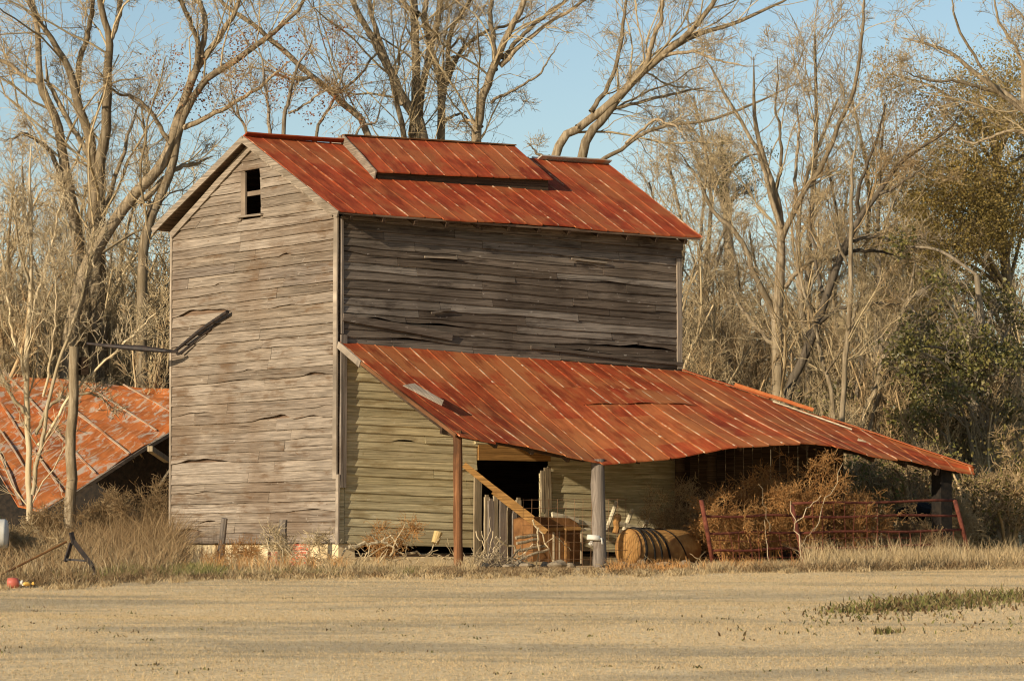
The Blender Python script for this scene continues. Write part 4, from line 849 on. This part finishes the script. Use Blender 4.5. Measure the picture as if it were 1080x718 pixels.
def hero(name, label, cat, d, limbs, mat='bark', twig='twig', spec=SPEC, rmin=.0042, seed=1, group=None, drift=1.2, leaves=None):
    rng = np.random.default_rng(seed); LP = []; LR = []
    for li, lb in enumerate(limbs):
        dd = rng.uniform(-drift, drift); rows = []; m = len(lb)
        for k, (u, v, r) in enumerate(lb):
            dep = d+dd*(k/(m-1))**1.2*(li > 0); rows.append((*at(u, v, dep), r*.69*(1 if k < m-1 else .35)*dep/FPX))
        s = smooth_line(rows, 26); wv = np.cumsum(rng.normal(0, .03, (26, 3)), axis=0); wv -= np.linspace(0, 1, 26)[:, None]*wv[-1]; LP.append(s[:, :3]+wv*.5); LR.append(np.maximum(s[:, 3], .008))
    P, R = np.array(LP), np.array(LR); t = empty(name, label, cat, foot(P[0, 0]), group)
    V, Fc = tubes(P, R, 9); bulk('trunk', V, Fc, M[mat], t, smooth=True)
    parts, last = crown_levels(P, R*.6, rng, spec, rmin, plmin=3.5 if spec is SPEC else 0); V, Fc = merge(parts); bulk('crown', V, Fc, M[twig], t)
    if leaves:
        nL, size, mt, spots, sg = leaves; C = []
        for (u, v) in spots:
            c = at(u, v, d+rng.uniform(-.6, .6)); C.append(c+rng.normal(0, sg, (nL, 3)))
        V, Fc = leafquads(np.concatenate(C), rng, size); bulk('leaf_cluster', V, Fc, M[mt], t)
    return t
def L(s): return [tuple(map(float, p.split(','))) for p in s.split()]
hero('bare_tree', 'big bare tree with several pale upright trunks, leftmost behind the orange roofed shed', 'tree', 70, [
    L('98,597,15 92,420,14 84,280,11 69,183,8 58,128,7 42,89,5.5 39,33,4.5 30,-5,4 22,-60,3'),
    L('108,597,14 102,420,13 100,260,11 97,160,8 83,105,6.5 72,67,5.5 50,33,4 33,5,3 20,-40,2'),
    L('112,597,15 106,420,13 102,260,11 103,190,9 108,145,8 111,83,7 114,39,5.5 106,0,4.5 98,-60,3'),
    L('113,60,5 117,35,4 125,11,4 131,-5,3.5 140,-60,2.5'), L('84,107,5 86,60,4.5 95,33,4 99,0,3.5 104,-60,2'),
    L('60,140,5 42,89,4 22,80,3.5 0,61,3 -40,45,2'), L('97,170,5 80,140,4 66,112,4 52,90,3 48,60,2'), L('72,220,5 55,160,3.5 30,140,2.5 5,150,1.8'), L('104,240,5 125,190,3.5 138,140,2.5 150,100,1.6')], seed=2)
hero('bare_tree', 'bare tree leaning right with rust brown seed clusters, left of the barn roof', 'tree', 68.5, [
    L('48,597,13 62,440,12 85,310,11 103,267,10 133,222,9 167,183,8.5 183,150,7.5 194,111,7 211,67,6 236,33,4.5 250,8,3.5 262,-40,2.5'),
    L('150,597,9 148,400,9 150,280,8 158,230,7.5 178,185,7 187,140,6 213,90,5.5 247,67,5 277,43,4.2 310,17,3 325,-5,2.5 345,-50,2'),
    L('208,75,5 205,45,4 190,10,3.5 178,-20,3 165,-60,2'), L('213,62,5 217,20,4 207,-5,3.5 200,-50,2'), L('180,152,4 163,123,3.2 140,103,2.5 117,93,1.8 100,70,1.2'),
    L('195,135,4.5 233,117,3.5 262,100,3 283,83,2.5 310,60,1.5'), L('145,215,5 178,180,4 200,172,3 225,165,2')], seed=3,
    leaves=(70, .05, 'rustleaf', [(240,70),(252,66),(246,76),(235,62),(200,97),(160,102),(166,66),(215,92),(226,100),(203,112),(290,76),(300,80),(262,45),(296,34),(190,60),(172,110),(250,40),(230,118),(258,84),(208,80),(308,92)], .16))
hero('bare_tree', 'thin leaning bare trunk crossing behind the left end of the barn roof ridge', 'tree', 71, [
    L('450,597,7 430,300,6.5 392,145,5.5 360,107,5 335,85,4.5 300,54,4 270,30,3.5 240,8,3 205,-30,2'), L('352,100,3 372,85,2 395,60,1.6 400,40,1'), L('330,82,3 300,85,2 270,70,1.5 250,75,1')], seed=4)
hero('seed_tree', 'small dark multi stemmed tree with rust brown seed heads behind the left barn ridge', 'tree', 66, [
    L('300,597,4 292,300,3.6 285,150,3 283,112,2.4 276,70,1.8 268,40,1.2'), L('305,597,4 306,300,3.6 302,145,3.4 308,105,2.8 318,70,2.2 330,40,1.4'), L('312,597,3.5 320,300,3 338,150,2.6 352,118,2.2 366,80,1.6 372,62,1.2'),
    L('304,120,2 325,108,1.8 342,95,1.5 350,92,1'), L('290,597,3 270,300,2.6 262,160,2.2 250,110,1.8 240,80,1.2'), L('318,597,3 345,300,2.6 372,150,2 395,125,1.6 404,100,1')], mat='barkgrey', twig='twigbrown', seed=5, drift=.8,
    spec=[(8,.35,1.0,.10,.6,6,.18,.25,1.3),(6,.15,1.0,.55,.7,5,.2,.15,.7),(4,.2,1.0,.6,.7,4,.2,.1,.35)],
    leaves=(55, .045, 'rustleaf', [(367,68),(373,60),(363,62),(345,38),(352,100),(338,108),(360,108),(372,100),(330,92),(300,82),(318,55),(296,70),(384,118),(284,100),(262,110),(252,96),(340,125),(310,35),(326,120),(356,30)], .13))
hero('bare_tree', 'cluster of tall bare trunks standing behind the roof vent, left of the two clusters', 'tree', 72, [
    L('452,597,13 448,300,12 440,146,9.5 418,100,7 405,70,6 393,45,5 375,12,4.5 362,-20,3.5 350,-60,2.5'), L('446,597,10 443,300,9 441,143,7.5 443,67,6.5 441,10,6 436,-60,4'), L('440,140,6 447,87,5.5 460,33,5 466,-2,4.5 474,-60,3'),
    L('425,110,5 410,67,4 395,22,3.6 392,-5,3 388,-60,2'), L('425,597,6 430,300,5.5 428,146,4.5 416,95,3.5 400,60,2.5 385,35,1.5'), L('440,15,5 428,2,4 415,-20,3')], mat='bark', seed=6)
hero('bare_tree', 'slender forked bare tree rising behind the middle of the roof vent', 'tree', 73, [
    L('470,597,9 468,300,8 467,147,6.5 467,97,6 457,53,5 448,17,4.5 451,-5,4 455,-60,2.5'), L('467,104,5 473,67,4 478,33,3.6 498,-2,3 515,-60,2'), L('470,90,4 477,68,3.4 494,47,3 518,33,2.4 548,22,1.8 575,5,1.2'),
    L('476,75,2.6 474,52,2 486,40,2 496,52,1.6 508,75,1.2'), L('469,130,2.6 485,120,1.8 500,128,1.3'), L('474,60,2.4 490,60,1.6 500,40,1.4')], seed=7)
hero('bare_tree', 'bare tree with a smooth forked trunk behind the right end of the roof vent', 'tree', 71, [
    L('490,597,10 498,300,9 503,149,7.5 510,120,7 517,93,6.5 527,63,6 540,37,5 556,2,4.5 575,-60,3'), L('521,75,4.5 521,50,4 519,20,3.6 520,-10,3 522,-60,2'), L('530,62,4.5 545,45,3.6 562,25,3 592,3,2.4 620,-30,1.6'),
    L('527,70,4.5 545,50,3.6 573,30,3 600,14,2.6 626,-4,2 660,-40,1.5'), L('518,108,2.6 547,92,2 570,74,1.6 590,45,1.2'), L('508,135,2.6 490,125,2 478,138,1.4')], seed=8)
hero('bare_tree', 'bare tree with two long trunks leaning right over the far end of the barn roof', 'tree', 69, [
    L('535,597,10 555,330,9 583,167,7 612,134,6.5 649,105,6.5 678,76,6 714,47,5 743,18,4 760,-8,3.2 790,-60,2'), L('560,597,10 585,330,9 614,167,7.5 638,130,6.5 663,98,6 685,69,5.5 721,43,4.2 772,25,3 815,7,2.2 850,-10,1.6'),
    L('622,118,4 636,98,3.6 645,80,3.2 656,36,2.8 659,0,2.2 668,-50,1.4'), L('680,74,4.5 688,47,3.8 696,22,3.2 703,0,2.6 715,-50,1.6'), L('632,172,3.4 663,152,3 696,134,2.8 757,123,2.2 793,109,1.8 848,87,1.2'),
    L('609,133,3.5 635,122,3 660,112,2.6 714,98,2 750,92,1.4'), L('660,152,2.4 690,128,2 712,135,1.6 726,150,1.2'), L('583,167,3 568,164,2.4 556,152,1.8'), L('700,60,3.2 735,55,2.4 760,62,1.8 800,70,1.2')], seed=9)
hero('bare_tree', 'straight pale grey trunked bare tree standing just right of the barn', 'tree', 68, [
    L('812,597,10 815,500,9.5 818,415,9 820,327,8.5 826,264,7 824,225,6 815,195,5 805,160,4 797,120,3 795,60,2'), L('824,255,5 845,205,4 862,180,3.8 887,123,3.4 903,83,3 910,33,2.4 912,-2,1.8 918,-50,1.2'),
    L('819,340,5 799,285,4.4 782,244,3.8 753,218,3 736,185,2.2 715,160,1.5'), L('823,240,4.5 808,187,3.6 793,150,3 757,87,2.2 742,60,1.5'), L('821,370,4 800,350,3 780,322,2.4 770,300,1.6'), L('828,300,4 848,280,3.2 870,270,2.6 905,250,2 938,245,1.4'), L('835,225,3.4 838,185,2.6 845,140,2 842,100,1.4'), L('818,200,3 822,150,2.4 818,105,1.6 820,60,1.1')], mat='bark', seed=10)
hero('bare_tree', 'dark bare trunk leaning right, beside the straight grey trunk right of the barn', 'tree', 67, [
    L('812,597,8 820,500,7.5 829,415,7.2 843,375,7 857,344,6.6 878,277,5.8 899,235,5 926,200,4 955,165,3.2 995,138,2.2 1020,110,1.4'), L('850,355,4.5 870,335,3.6 892,322,2.8 925,318,2 950,320,1.4'), L('880,275,3.8 905,262,3 930,265,2.2 955,272,1.4'),
    L('886,262,3.6 905,255,2.6 930,250,2 950,258,1.2'), L('905,228,3.2 910,190,2.6 925,150,2 935,110,1.4'), L('868,308,3.4 858,275,2.8 852,240,2 850,200,1.3'), L('925,202,2.8 945,195,2 970,180,1.5 985,160,1')], mat='barkshade', twig='twigbrown', seed=11)
for i, (lb, limbs) in enumerate((('slim pale trunk right of the dark leaning tree, first of the thin stems', ['884,597,4.5 886,431,4.3 891,348,4 895,264,3.4 899,200,2.6 905,140,1.6', '890,360,2.4 905,330,2 915,300,1.4', '894,280,2.2 880,240,1.8 872,205,1.2']),
    ('slim stem leaning left among the thin stems right of the dark leaning tree', ['886,597,4 878,427,3.6 868,385,3.4 861,348,3 845,300,2.4 838,250,1.6', '870,395,2 885,370,1.6 893,345,1.2', '850,315,2 862,280,1.5 868,255,1']),
    ('slim stem leaning right toward the dark green tree, nearer the barn', ['880,597,5 907,444,4.4 920,410,4.2 933,377,4 958,319,3.2 987,298,2.2 1010,270,1.4', '935,375,2.6 945,340,2.2 948,300,1.6', '955,325,2.4 980,330,1.8 1005,318,1.2']),
    ('slim stem leaning right toward the dark green tree, farther from the barn', ['895,597,4.2 916,448,3.8 930,405,3.4 949,348,2.8 960,300,2.2 968,250,1.5', '938,380,2 925,350,1.6 922,320,1.1']))):
    hero('bare_sapling', lb, 'tree', 66+i*.9, [L(s) for s in limbs], seed=20+i, drift=.7, spec=[(8,.3,1.0,.22,.8,6,.2,.2,1.6),(6,.1,1.0,.5,.8,5,.22,.15,.8),(4,.2,1.0,.5,.8,4,.2,.1,.4)])
hero('bare_tree', 'bare tree arching in from the right edge high over the olive trees', 'tree', 66, [
    L('1150,597,9 1140,300,8 1120,170,7 1079,113,5 1040,87,4 1003,60,3 973,47,2 950,40,1.4'), L('1090,125,4 1060,100,3 1035,70,2.4 1010,20,1.8 1000,-20,1.2'), L('1060,98,3.4 1020,88,2.6 980,82,1.8 950,75,1.2'), L('1078,110,3.4 1070,60,2.6 1050,20,2 1040,-30,1.3'), L('1120,150,4 1100,60,3 1080,20,2 1060,0,1.4'), L('1110,160,3.6 1070,140,2.6 1030,150,1.8 1000,140,1.2')], seed=12)
# young tree and saplings before the fallen shed
hero('young_tree', 'slender young bare tree with pale curling branches before the orange roofed shed', 'tree', 57.5, [
    L('30,600,5.5 32,540,5 29,470,4.6 28,390,4.2 31,311,3.6 30,222,2.8 33,150,1.8'), L('33,520,3.6 42,470,3.2 52,420,2.8 75,345,2.4 90,290,1.8 98,250,1.2'), L('36,455,3 48,432,2.6 70,418,2.2 100,412,1.8 118,430,1.4'), L('28,400,2.6 15,350,2.2 8,300,1.8 -5,250,1.2'),
    L('29,440,2.8 5,395,2.4 -15,360,1.8'), L('31,330,2.4 48,280,2 60,235,1.6 68,190,1.1'), L('40,470,2.6 70,420,2.2 105,385,1.8 140,352,1.4 165,330,1'), L('30,300,2.2 18,250,1.8 12,200,1.2'), L('46,420,2.2 55,360,1.8 58,310,1.4 56,270,1')],
    mat='twigpale', twig='twigpale', seed=13, drift=.8, spec=[(13,.15,1.0,.34,.75,7,.2,.25,1.5),(6,.1,1.0,.5,.8,6,.22,.18,.8),(4,.15,1.0,.5,.8,5,.22,.1,.4)], rmin=.005)
for i, (u, d, h, lb) in enumerate(((118,70,4.6,'bare sapling with many fine stems between the young pale tree and the barn'),(150,66,5.2,'bare sapling close to the left corner of the barn'),(62,72,5.0,'bare sapling rising behind the cut off pole'),(-6,73,5.4,'bare sapling at the left edge above the orange roof'))):
    rg2 = np.random.default_rng(30+i); q = at(u, 590, d); v0 = proj(foot(q))[1]; k = FPX/d; limbs = []
    for s in range(6):
        du = rg2.normal()*34; limbs.append([(u+s*1.5-4, v0, 2.6), (u+du*.2, v0-h*k*.3, 2.3), (u+du*.6, v0-h*k*.65, 1.7), (u+du, v0-h*k*rg2.uniform(.85, 1.1), .9)])
    hero('bare_sapling', lb, 'tree', d, limbs, mat='twig', twig='twig', seed=40+i, drift=1.0, spec=[(10,.2,1.0,.22,.6,6,.18,.3,1.4),(6,.1,1.0,.5,.8,5,.2,.2,.7),(3,.15,1.0,.5,.8,4,.2,.1,.35)], rmin=.0055)
# backdrop woods: prototypes, then copies
def grow_proto(name, label, cat, group, h, r, nst, seed, spec, mat, twig, spread=.12, rmin=.0055):
    rng = np.random.default_rng(seed); LP = []; LR = []
    for s in range(nst):
        top = np.array([rng.normal()*spread*h, rng.normal()*spread*h, h*rng.uniform(.8, 1.05)]); b = np.array([rng.normal()*.05*nst, rng.normal()*.05*nst, -.1]); rows = []
        for k in range(6):
            t = k/5; rows.append((*(b+(top-b)*t+np.array([rng.normal()*.03*h*t, rng.normal()*.03*h*t, 0])), r*(1-.85*t)+.01))
        q = smooth_line(rows, 14); LP.append(q[:, :3]); LR.append(q[:, 3])
    P, R = np.array(LP), np.array(LR); t = empty(name, label, cat, (0, 0, 0), group); V, Fc = tubes(P, R, 7); bulk('trunk', V, Fc, M[mat], t, smooth=True)
    parts = []; cur = (P, R*.65)
    for gi, (c, t0, t1, lf, ang, npts, wob, up, lmax) in enumerate(spec):
        cur = spawn(*cur, c, rng, t0, t1, lf, ang, npts, wob, up, rmin, lmax=lmax); k = cur[0][:, :, 2].min(1) > .1; cur = (cur[0][k], cur[1][k]); parts.append(tubes(*cur, 4 if gi == 0 else 3))
    V, Fc = merge(parts); bulk('crown', V, Fc, M[twig], t); return t
def copy_tree(o, loc, rz, sc, label=None):
    c = o.copy(); COL.objects.link(c); c.location = loc; c.rotation_euler = (0, 0, rz); c.scale = (sc, sc, sc)
    if label: c['label'] = label
    for ch in list(o.children): k = ch.copy(); COL.objects.link(k); k.parent = c
    return c
TS = [(20,.18,1.0,.34,.75,7,.15,.22,3.4),(8,.1,1.0,.52,.85,6,.2,.12,2.0),(6,.1,1.0,.6,.85,5,.2,.08,1.2)]
BS = [(9,.1,1.0,.40,.6,6,.17,.25,2.0),(7,.1,1.0,.5,.8,5,.2,.18,1.0),(4,.1,1.0,.55,.8,4,.22,.12,.5)]
wl = 'thin bare tree standing in the woods behind the barn'; bl = 'leafless many stemmed bush in the undergrowth of the woods behind the barn'
T_ = [grow_proto('woods_tree', wl, 'tree', 'bare trees of the woods behind the barn', h, r, ns, 60+i, TS, m, t) for i, (h, r, ns, m, t) in enumerate(((9.0,.085,1,'bark','twig'),(10.0,.10,2,'barkgrey','twig'),(8.0,.07,2,'bark','twigbrown'),(8.8,.08,1,'barkgrey','twigbrown')))]
B_ = [grow_proto('woods_bush', bl, 'bush', 'bare bushes in the undergrowth', h, .035, 9, 70+i, BS, m, m, .20) for i, (h, m) in enumerate(((4.4,'twig'),(3.6,'twigbrown'),(5.2,'twig')))]
rg = np.random.default_rng(77); used = set()
def place(protos, u, d, sc):
    i = int(rg.integers(0, len(protos))); o = protos[i]; q = at(u, 590, d); loc = foot(q)
    if o.name not in used: used.add(o.name); o.location = loc; o.rotation_euler = (0, 0, rg.uniform(0, 6.28)); o.scale = (sc,)*3; return
    copy_tree(o, loc, rg.uniform(0, 6.28), sc)
for k in range(30):
    u = -80+k*43+rg.normal()*14; place(T_, u, rg.uniform(76, 98), rg.uniform(.5, .62) if 230 < u < 600 else rg.uniform(.7, 1.05))
for k in range(9): place(T_, rg.choice([rg.uniform(-60, 170), rg.uniform(700, 1000)]), rg.uniform(72, 84), rg.uniform(.5, .8))
for k in range(9): place(T_, rg.uniform(620, 960), rg.uniform(71, 92), rg.uniform(.8, 1.1))
for k in range(9): place(T_, rg.uniform(-60, 175), rg.uniform(73, 88), rg.uniform(.65, .9))
for k in range(9): place(B_, rg.uniform(-50, 172), rg.uniform(67, 75), rg.uniform(1.0, 1.5))
for k in range(20): place(B_, rg.uniform(-60, 240), rg.uniform(69, 80), rg.uniform(.7, 1.25))
for k in range(30): place(B_, rg.uniform(640, 1120), rg.uniform(66, 82), rg.uniform(.6, 1.25))
for k in range(8): place(B_, rg.uniform(240, 640), rg.uniform(72, 80), rg.uniform(.7, 1.1))
# a dense far screen of woods
rg = np.random.default_rng(5); n = 15000; u = rg.uniform(-120, 1200, n); d = rg.uniform(100, 135, n); b = np.stack([at(a, 590, c) for a, c in zip(u, d)]); b[:, 2] = -.3
z0 = rg.uniform(0, 1, n)**1.2*6.5; b[:, 2] += z0; Ls = rg.uniform(.8, 3.0, n); dr = norm(rg.normal(size=(n, 3))*(.45, .45, .3)+np.array([0, 0, .8])); P = np.stack([b, b+dr*Ls[:, None]*.5+rg.normal(size=(n, 3))*.08, b+dr*Ls[:, None]], 1); R = np.tile([[.022, .016, .01]], (n, 1))
V, Fc = tubes(P, R, 3); o = bulk('distant_woods', V, Fc, M['twigbrown']); o['kind'] = 'stuff'
# leafy trees
def leafy(name, label, cat, d, trunk, clumps, mat, lmat, nleaf, size, sg, seed, twn=5, group=None, twig=None):
    """clumps: (u, v, radius in px); a limb runs from the trunk to each clump, twigs and leaves fill it"""
    rng = np.random.default_rng(seed); rows = [(*at(u, v, d), r*d/FPX) for u, v, r in trunk]; s = smooth_line(rows, 18); t = empty(name, label, cat, foot(s[0, :3]), group); P = [s[:, :3]]; R = [s[:, 3]]; C = []
    for (u, v, rp) in clumps:
        rw = rp*d/FPX; c = at(u, v, d+rng.uniform(-1, 1)*1.4); dz = np.abs(s[:, 2]-(c[2]-.9*abs(rng.normal())-.4)); i = int(np.argmin(dz)); a = s[i, :3]; m = (a+c)/2+np.array([0, 0, .12*np.linalg.norm(c-a)])
        q = smooth_line([(*a, min(s[i, 3]*.6, .05)), (*m, .03), (*c, .014)], 18); P.append(q[:, :3]); R.append(q[:, 3]); k = max(8, int(nleaf*(rp/40)**2)); sub = c+rng.normal(size=(9, 3))*rw*.52*np.array([1, 1, .75])
        pts = sub[rng.integers(0, 9, k)]+rng.normal(size=(k, 3))*rw*sg; C.append(pts)
    P, R = np.array(P), np.array(R); V, Fc = tubes(P, R, 7); bulk('trunk', V, Fc, M[mat], t, smooth=True)
    parts, last = crown_levels(P, R, rng, [(twn,.45,1.0,.4,.8,6,.2,.15,1.1),(5,.15,1.0,.55,.8,5,.22,.1,.6),(3,.2,1.,.6,.8,4,.2,.1,.35)], .006); V, Fc = merge(parts); bulk('branches', V, Fc, M[twig or mat], t)
    V, Fc = leafquads(np.concatenate(C), rng, size); bulk('foliage', V, Fc, M[lmat], t); return t
def cl(seed, n, u, v, su, sv, r0, r1):
    g = np.random.default_rng(seed); return [(u+np.clip(g.normal(), -1.7, 1.7)*su, v+np.clip(g.normal(), -1.7, 1.7)*sv, g.uniform(r0, r1)) for _ in range(n)]
leafy('evergreen_tree', 'dark green broadleaf evergreen tree at the right edge behind the shed roof', 'tree', 66.5, L('1040,597,6 1042,450,5.5 1036,350,4.5 1030,290,3'), cl(1, 34, 1035, 372, 50, 66, 13, 26), 'barkgrey', 'evergreen', 1100, .075, .30, 81)
leafy('evergreen_tree', 'smaller dark green evergreen behind the lower end of the shed roof hip', 'tree', 68, L('965,597,5 968,480,4 972,400,3 978,340,2'), cl(2, 16, 978, 400, 24, 52, 12, 24), 'barkgrey', 'evergreen', 900, .075, .32, 82)
leafy('evergreen_tree', 'low dark evergreen in the shade behind the thin stems right of the barn', 'tree', 72, L('905,597,5 900,500,4 902,440,3 905,400,2'), cl(3, 14, 905, 455, 38, 38, 14, 26), 'barkgrey', 'evergreen', 700, .08, .34, 83)
leafy('olive_tree', 'large tree hazed with olive buds filling the upper right corner', 'tree', 74, L('1075,597,8 1070,400,7 1058,250,5 1050,150,3'), cl(4, 48, 1030, 190, 54, 66, 20, 40), 'bark', 'olive', 2300, .052, .42, 84, 7, None, 'twig')
leafy('olive_tree', 'paler olive budded tree between the dark leaning trunk and the upper right corner', 'tree', 78, L('985,597,6 985,400,5 984,300,4 988,230,2.5'), cl(5, 22, 975, 262, 34, 48, 18, 34), 'bark', 'olive', 1400, .050, .45, 85, 7, None, 'twig')
leafy('pine_tree', 'dull green crown of a tree far behind the right end of the barn roof', 'tree', 92, L('775,597,7 772,400,6 768,250,5 762,160,3'), cl(6, 16, 760, 165, 26, 22, 14, 26), 'barkgrey', 'pine', 900, .055, .36, 86)
leafy('pine_tree', 'low dull green tree far behind, left of the straight grey trunk', 'tree', 95, L('790,597,6 790,450,5 788,330,3'), cl(7, 18, 775, 370, 40, 52, 16, 28), 'barkgrey', 'pine', 500, .06, .42, 87)
leafy('pine_tree', 'low dull green tree far behind the orange roofed shed', 'tree', 92, L('140,597,6 140,450,5 142,400,3'), cl(8, 12, 130, 395, 45, 22, 14, 26), 'barkgrey', 'pine', 500, .06, .42, 88)
# dark thicket at the right edge and brush behind the gates
for i, (u, v, su, sv, d, n, lm, lb) in enumerate(((1062,545,22,34,57.5,16,'shade','dark dense bush at the right edge beside the red gate end'),(1030,540,16,30,59,10,'shade','dark bush behind the right end tube of the gate'),(958,508,20,16,59.4,13,'sunbush','yellow green bush seen under the open end of the shed roof'),(912,505,14,15,58.6,9,'sunbush','smaller yellow green bush behind the shed, next to the tall rusty weeds'),(1100,520,24,40,58.5,14,'shade','dark bush outside the right edge'))):
    b0 = proj(foot(at(u, 590, d)))[1]
    leafy('thicket_bush', lb, 'bush', d, [(u, b0+2, 3), (u, (b0+v)/2, 2.4), (u+3, v, 1.8), (u+4, v-sv*.8, 1)], cl(20+i, n, u, v, su, sv, 12, 24), 'twigbrown', lm, 420, .06, .42, 90+i, 6, None, 'twigbrown')
def brush(label, u, d, h, wpx, seed, mat, nst, leafm=None, nleaf=0, spread=1.0, rmin=.0035, cat='bush'):
    rng = np.random.default_rng(seed); d = d if d > 20 else float((on(1, d, u, 590)-CAM)@FW); b = foot(at(u, 590, d)); t = empty('dry_bush', label, cat, b); w_ = wpx*d/FPX; LP = []; LR = []
    for s in range(nst):
        a = rng.uniform(0, 6.28); o = np.array([math.cos(a)*RT[0]*w_+rng.normal()*.15, math.cos(a)*RT[1]*w_+rng.normal()*.2, 0])*rng.uniform(.1, 1); hh = h*rng.uniform(.5, 1.05); base = b+o*.45+np.array([0, 0, -.03])
        q = smooth_line([(*base, .011), (*(base+o*.25+(0, 0, hh*.45)), .008), (*(base+o*.6+(0, 0, hh*.85)+rng.normal(size=3)*.05), .005), (*(base+o*.9*spread+(0, 0, hh)+rng.normal(size=3)*.08), .003)], 12); LP.append(q[:, :3]); LR.append(q[:, 3])
    P, R = np.array(LP), np.array(LR); V, Fc = tubes(P, R, 5); bulk('stems', V, Fc, M[mat], t)
    parts, last = crown_levels(P, R, rng, [(8,.15,1.0,.40,.8,7,.28,.1,.8),(6,.1,1.0,.55,.9,6,.3,.05,.45),(4,.1,1.0,.6,.9,5,.3,.03,.25)], rmin); V, Fc = merge(parts); bulk('twigs', V, Fc, M[mat], t)
    if leafm:
        e = last[0].reshape(-1, 3); C = e[rng.integers(0, len(e), nleaf)]+rng.normal(0, .03, (nleaf, 3)); V, Fc = leafquads(C, rng, .026); bulk('foliage', V, Fc, M[leafm], t)
    return t
brush('grey brown tangled dry bush between the rusty tank and the left gate', 718, -1.5, 1.15, 20, 101, 'twigbrown', 12)
brush('orange brown dry weed bush behind the left gate, next to its leaning end tube', 772, -2.7, .95, 22, 102, 'orangeweed', 12, 'orangeweed', 2600)
brush('orange brown dry weed bush behind the left gate, tallest and in the middle', 815, -2.65, 1.2, 24, 103, 'orangeweed', 13, 'orangeweed', 2800)
brush('tall rusty brown weed bush where the two red gates meet', 856, -2.9, 1.42, 22, 104, 'orangeweed', 12, 'orangeweed', 2400)
brush('dull brown weed bush behind the left half of the right gate', 902, -2.8, .92, 26, 105, 'orangeweed', 14, 'brownweed', 1600)
brush('dull brown weed bush behind the middle of the right gate', 948, -2.7, .55, 26, 106, 'brownweed', 9, 'brownweed', 700)
brush('tan dry grass clump behind the right end of the red gate', 1003, -2.3, .85, 14, 114, 'tanweed', 16, 'tanweed', 1200)
brush('pale dry bush at the barn gable foot, nearest the barn corner', 318, 50.8, .42, 16, 107, 'twig', 3)
brush('small dry bush at the gable foot between the two post stubs', 262, 51.3, .36, 16, 108, 'orangeweed', 3, 'brownweed', 60)
brush('wispy orange weed against the foot of the yellow wall', 400, -.7, .6, 12, 109, 'orangeweed', 3, 'orangeweed', 120)
brush('tall dry bush beside the left edge of the barn under the orange eave', 164, 57.0, 1.15, 18, 110, 'brownweed', 16, 'brownweed', 700)
brush('dry brown bush right of the cut off pole before the shed', 112, 57, .95, 26, 111, 'brownweed', 16, 'tanweed', 700)
brush('dry brown bush at the foot of the young tree', 42, 57, .75, 26, 112, 'brownweed', 14, 'tanweed', 600)
brush('dry tan weeds clump behind the red canister', 12, 48, .5, 18, 113, 'tanweed', 11, 'tanweed', 350)
# bleached limbs lying over the gates
stick_pile('dead_branch', 'pale dead branch standing forked over the joint of the two red gates', 'branch', [(848,604,834,528,-3.45,.011),(838,552,866,522,-3.4,.007),(858,560,889,488,-3.3,.007),(845,575,860,556,-3.4,.006),(812,560,800,510,-3.2,.005),(812,600,806,548,-3.2,.005)], M['twigpale'], 9)
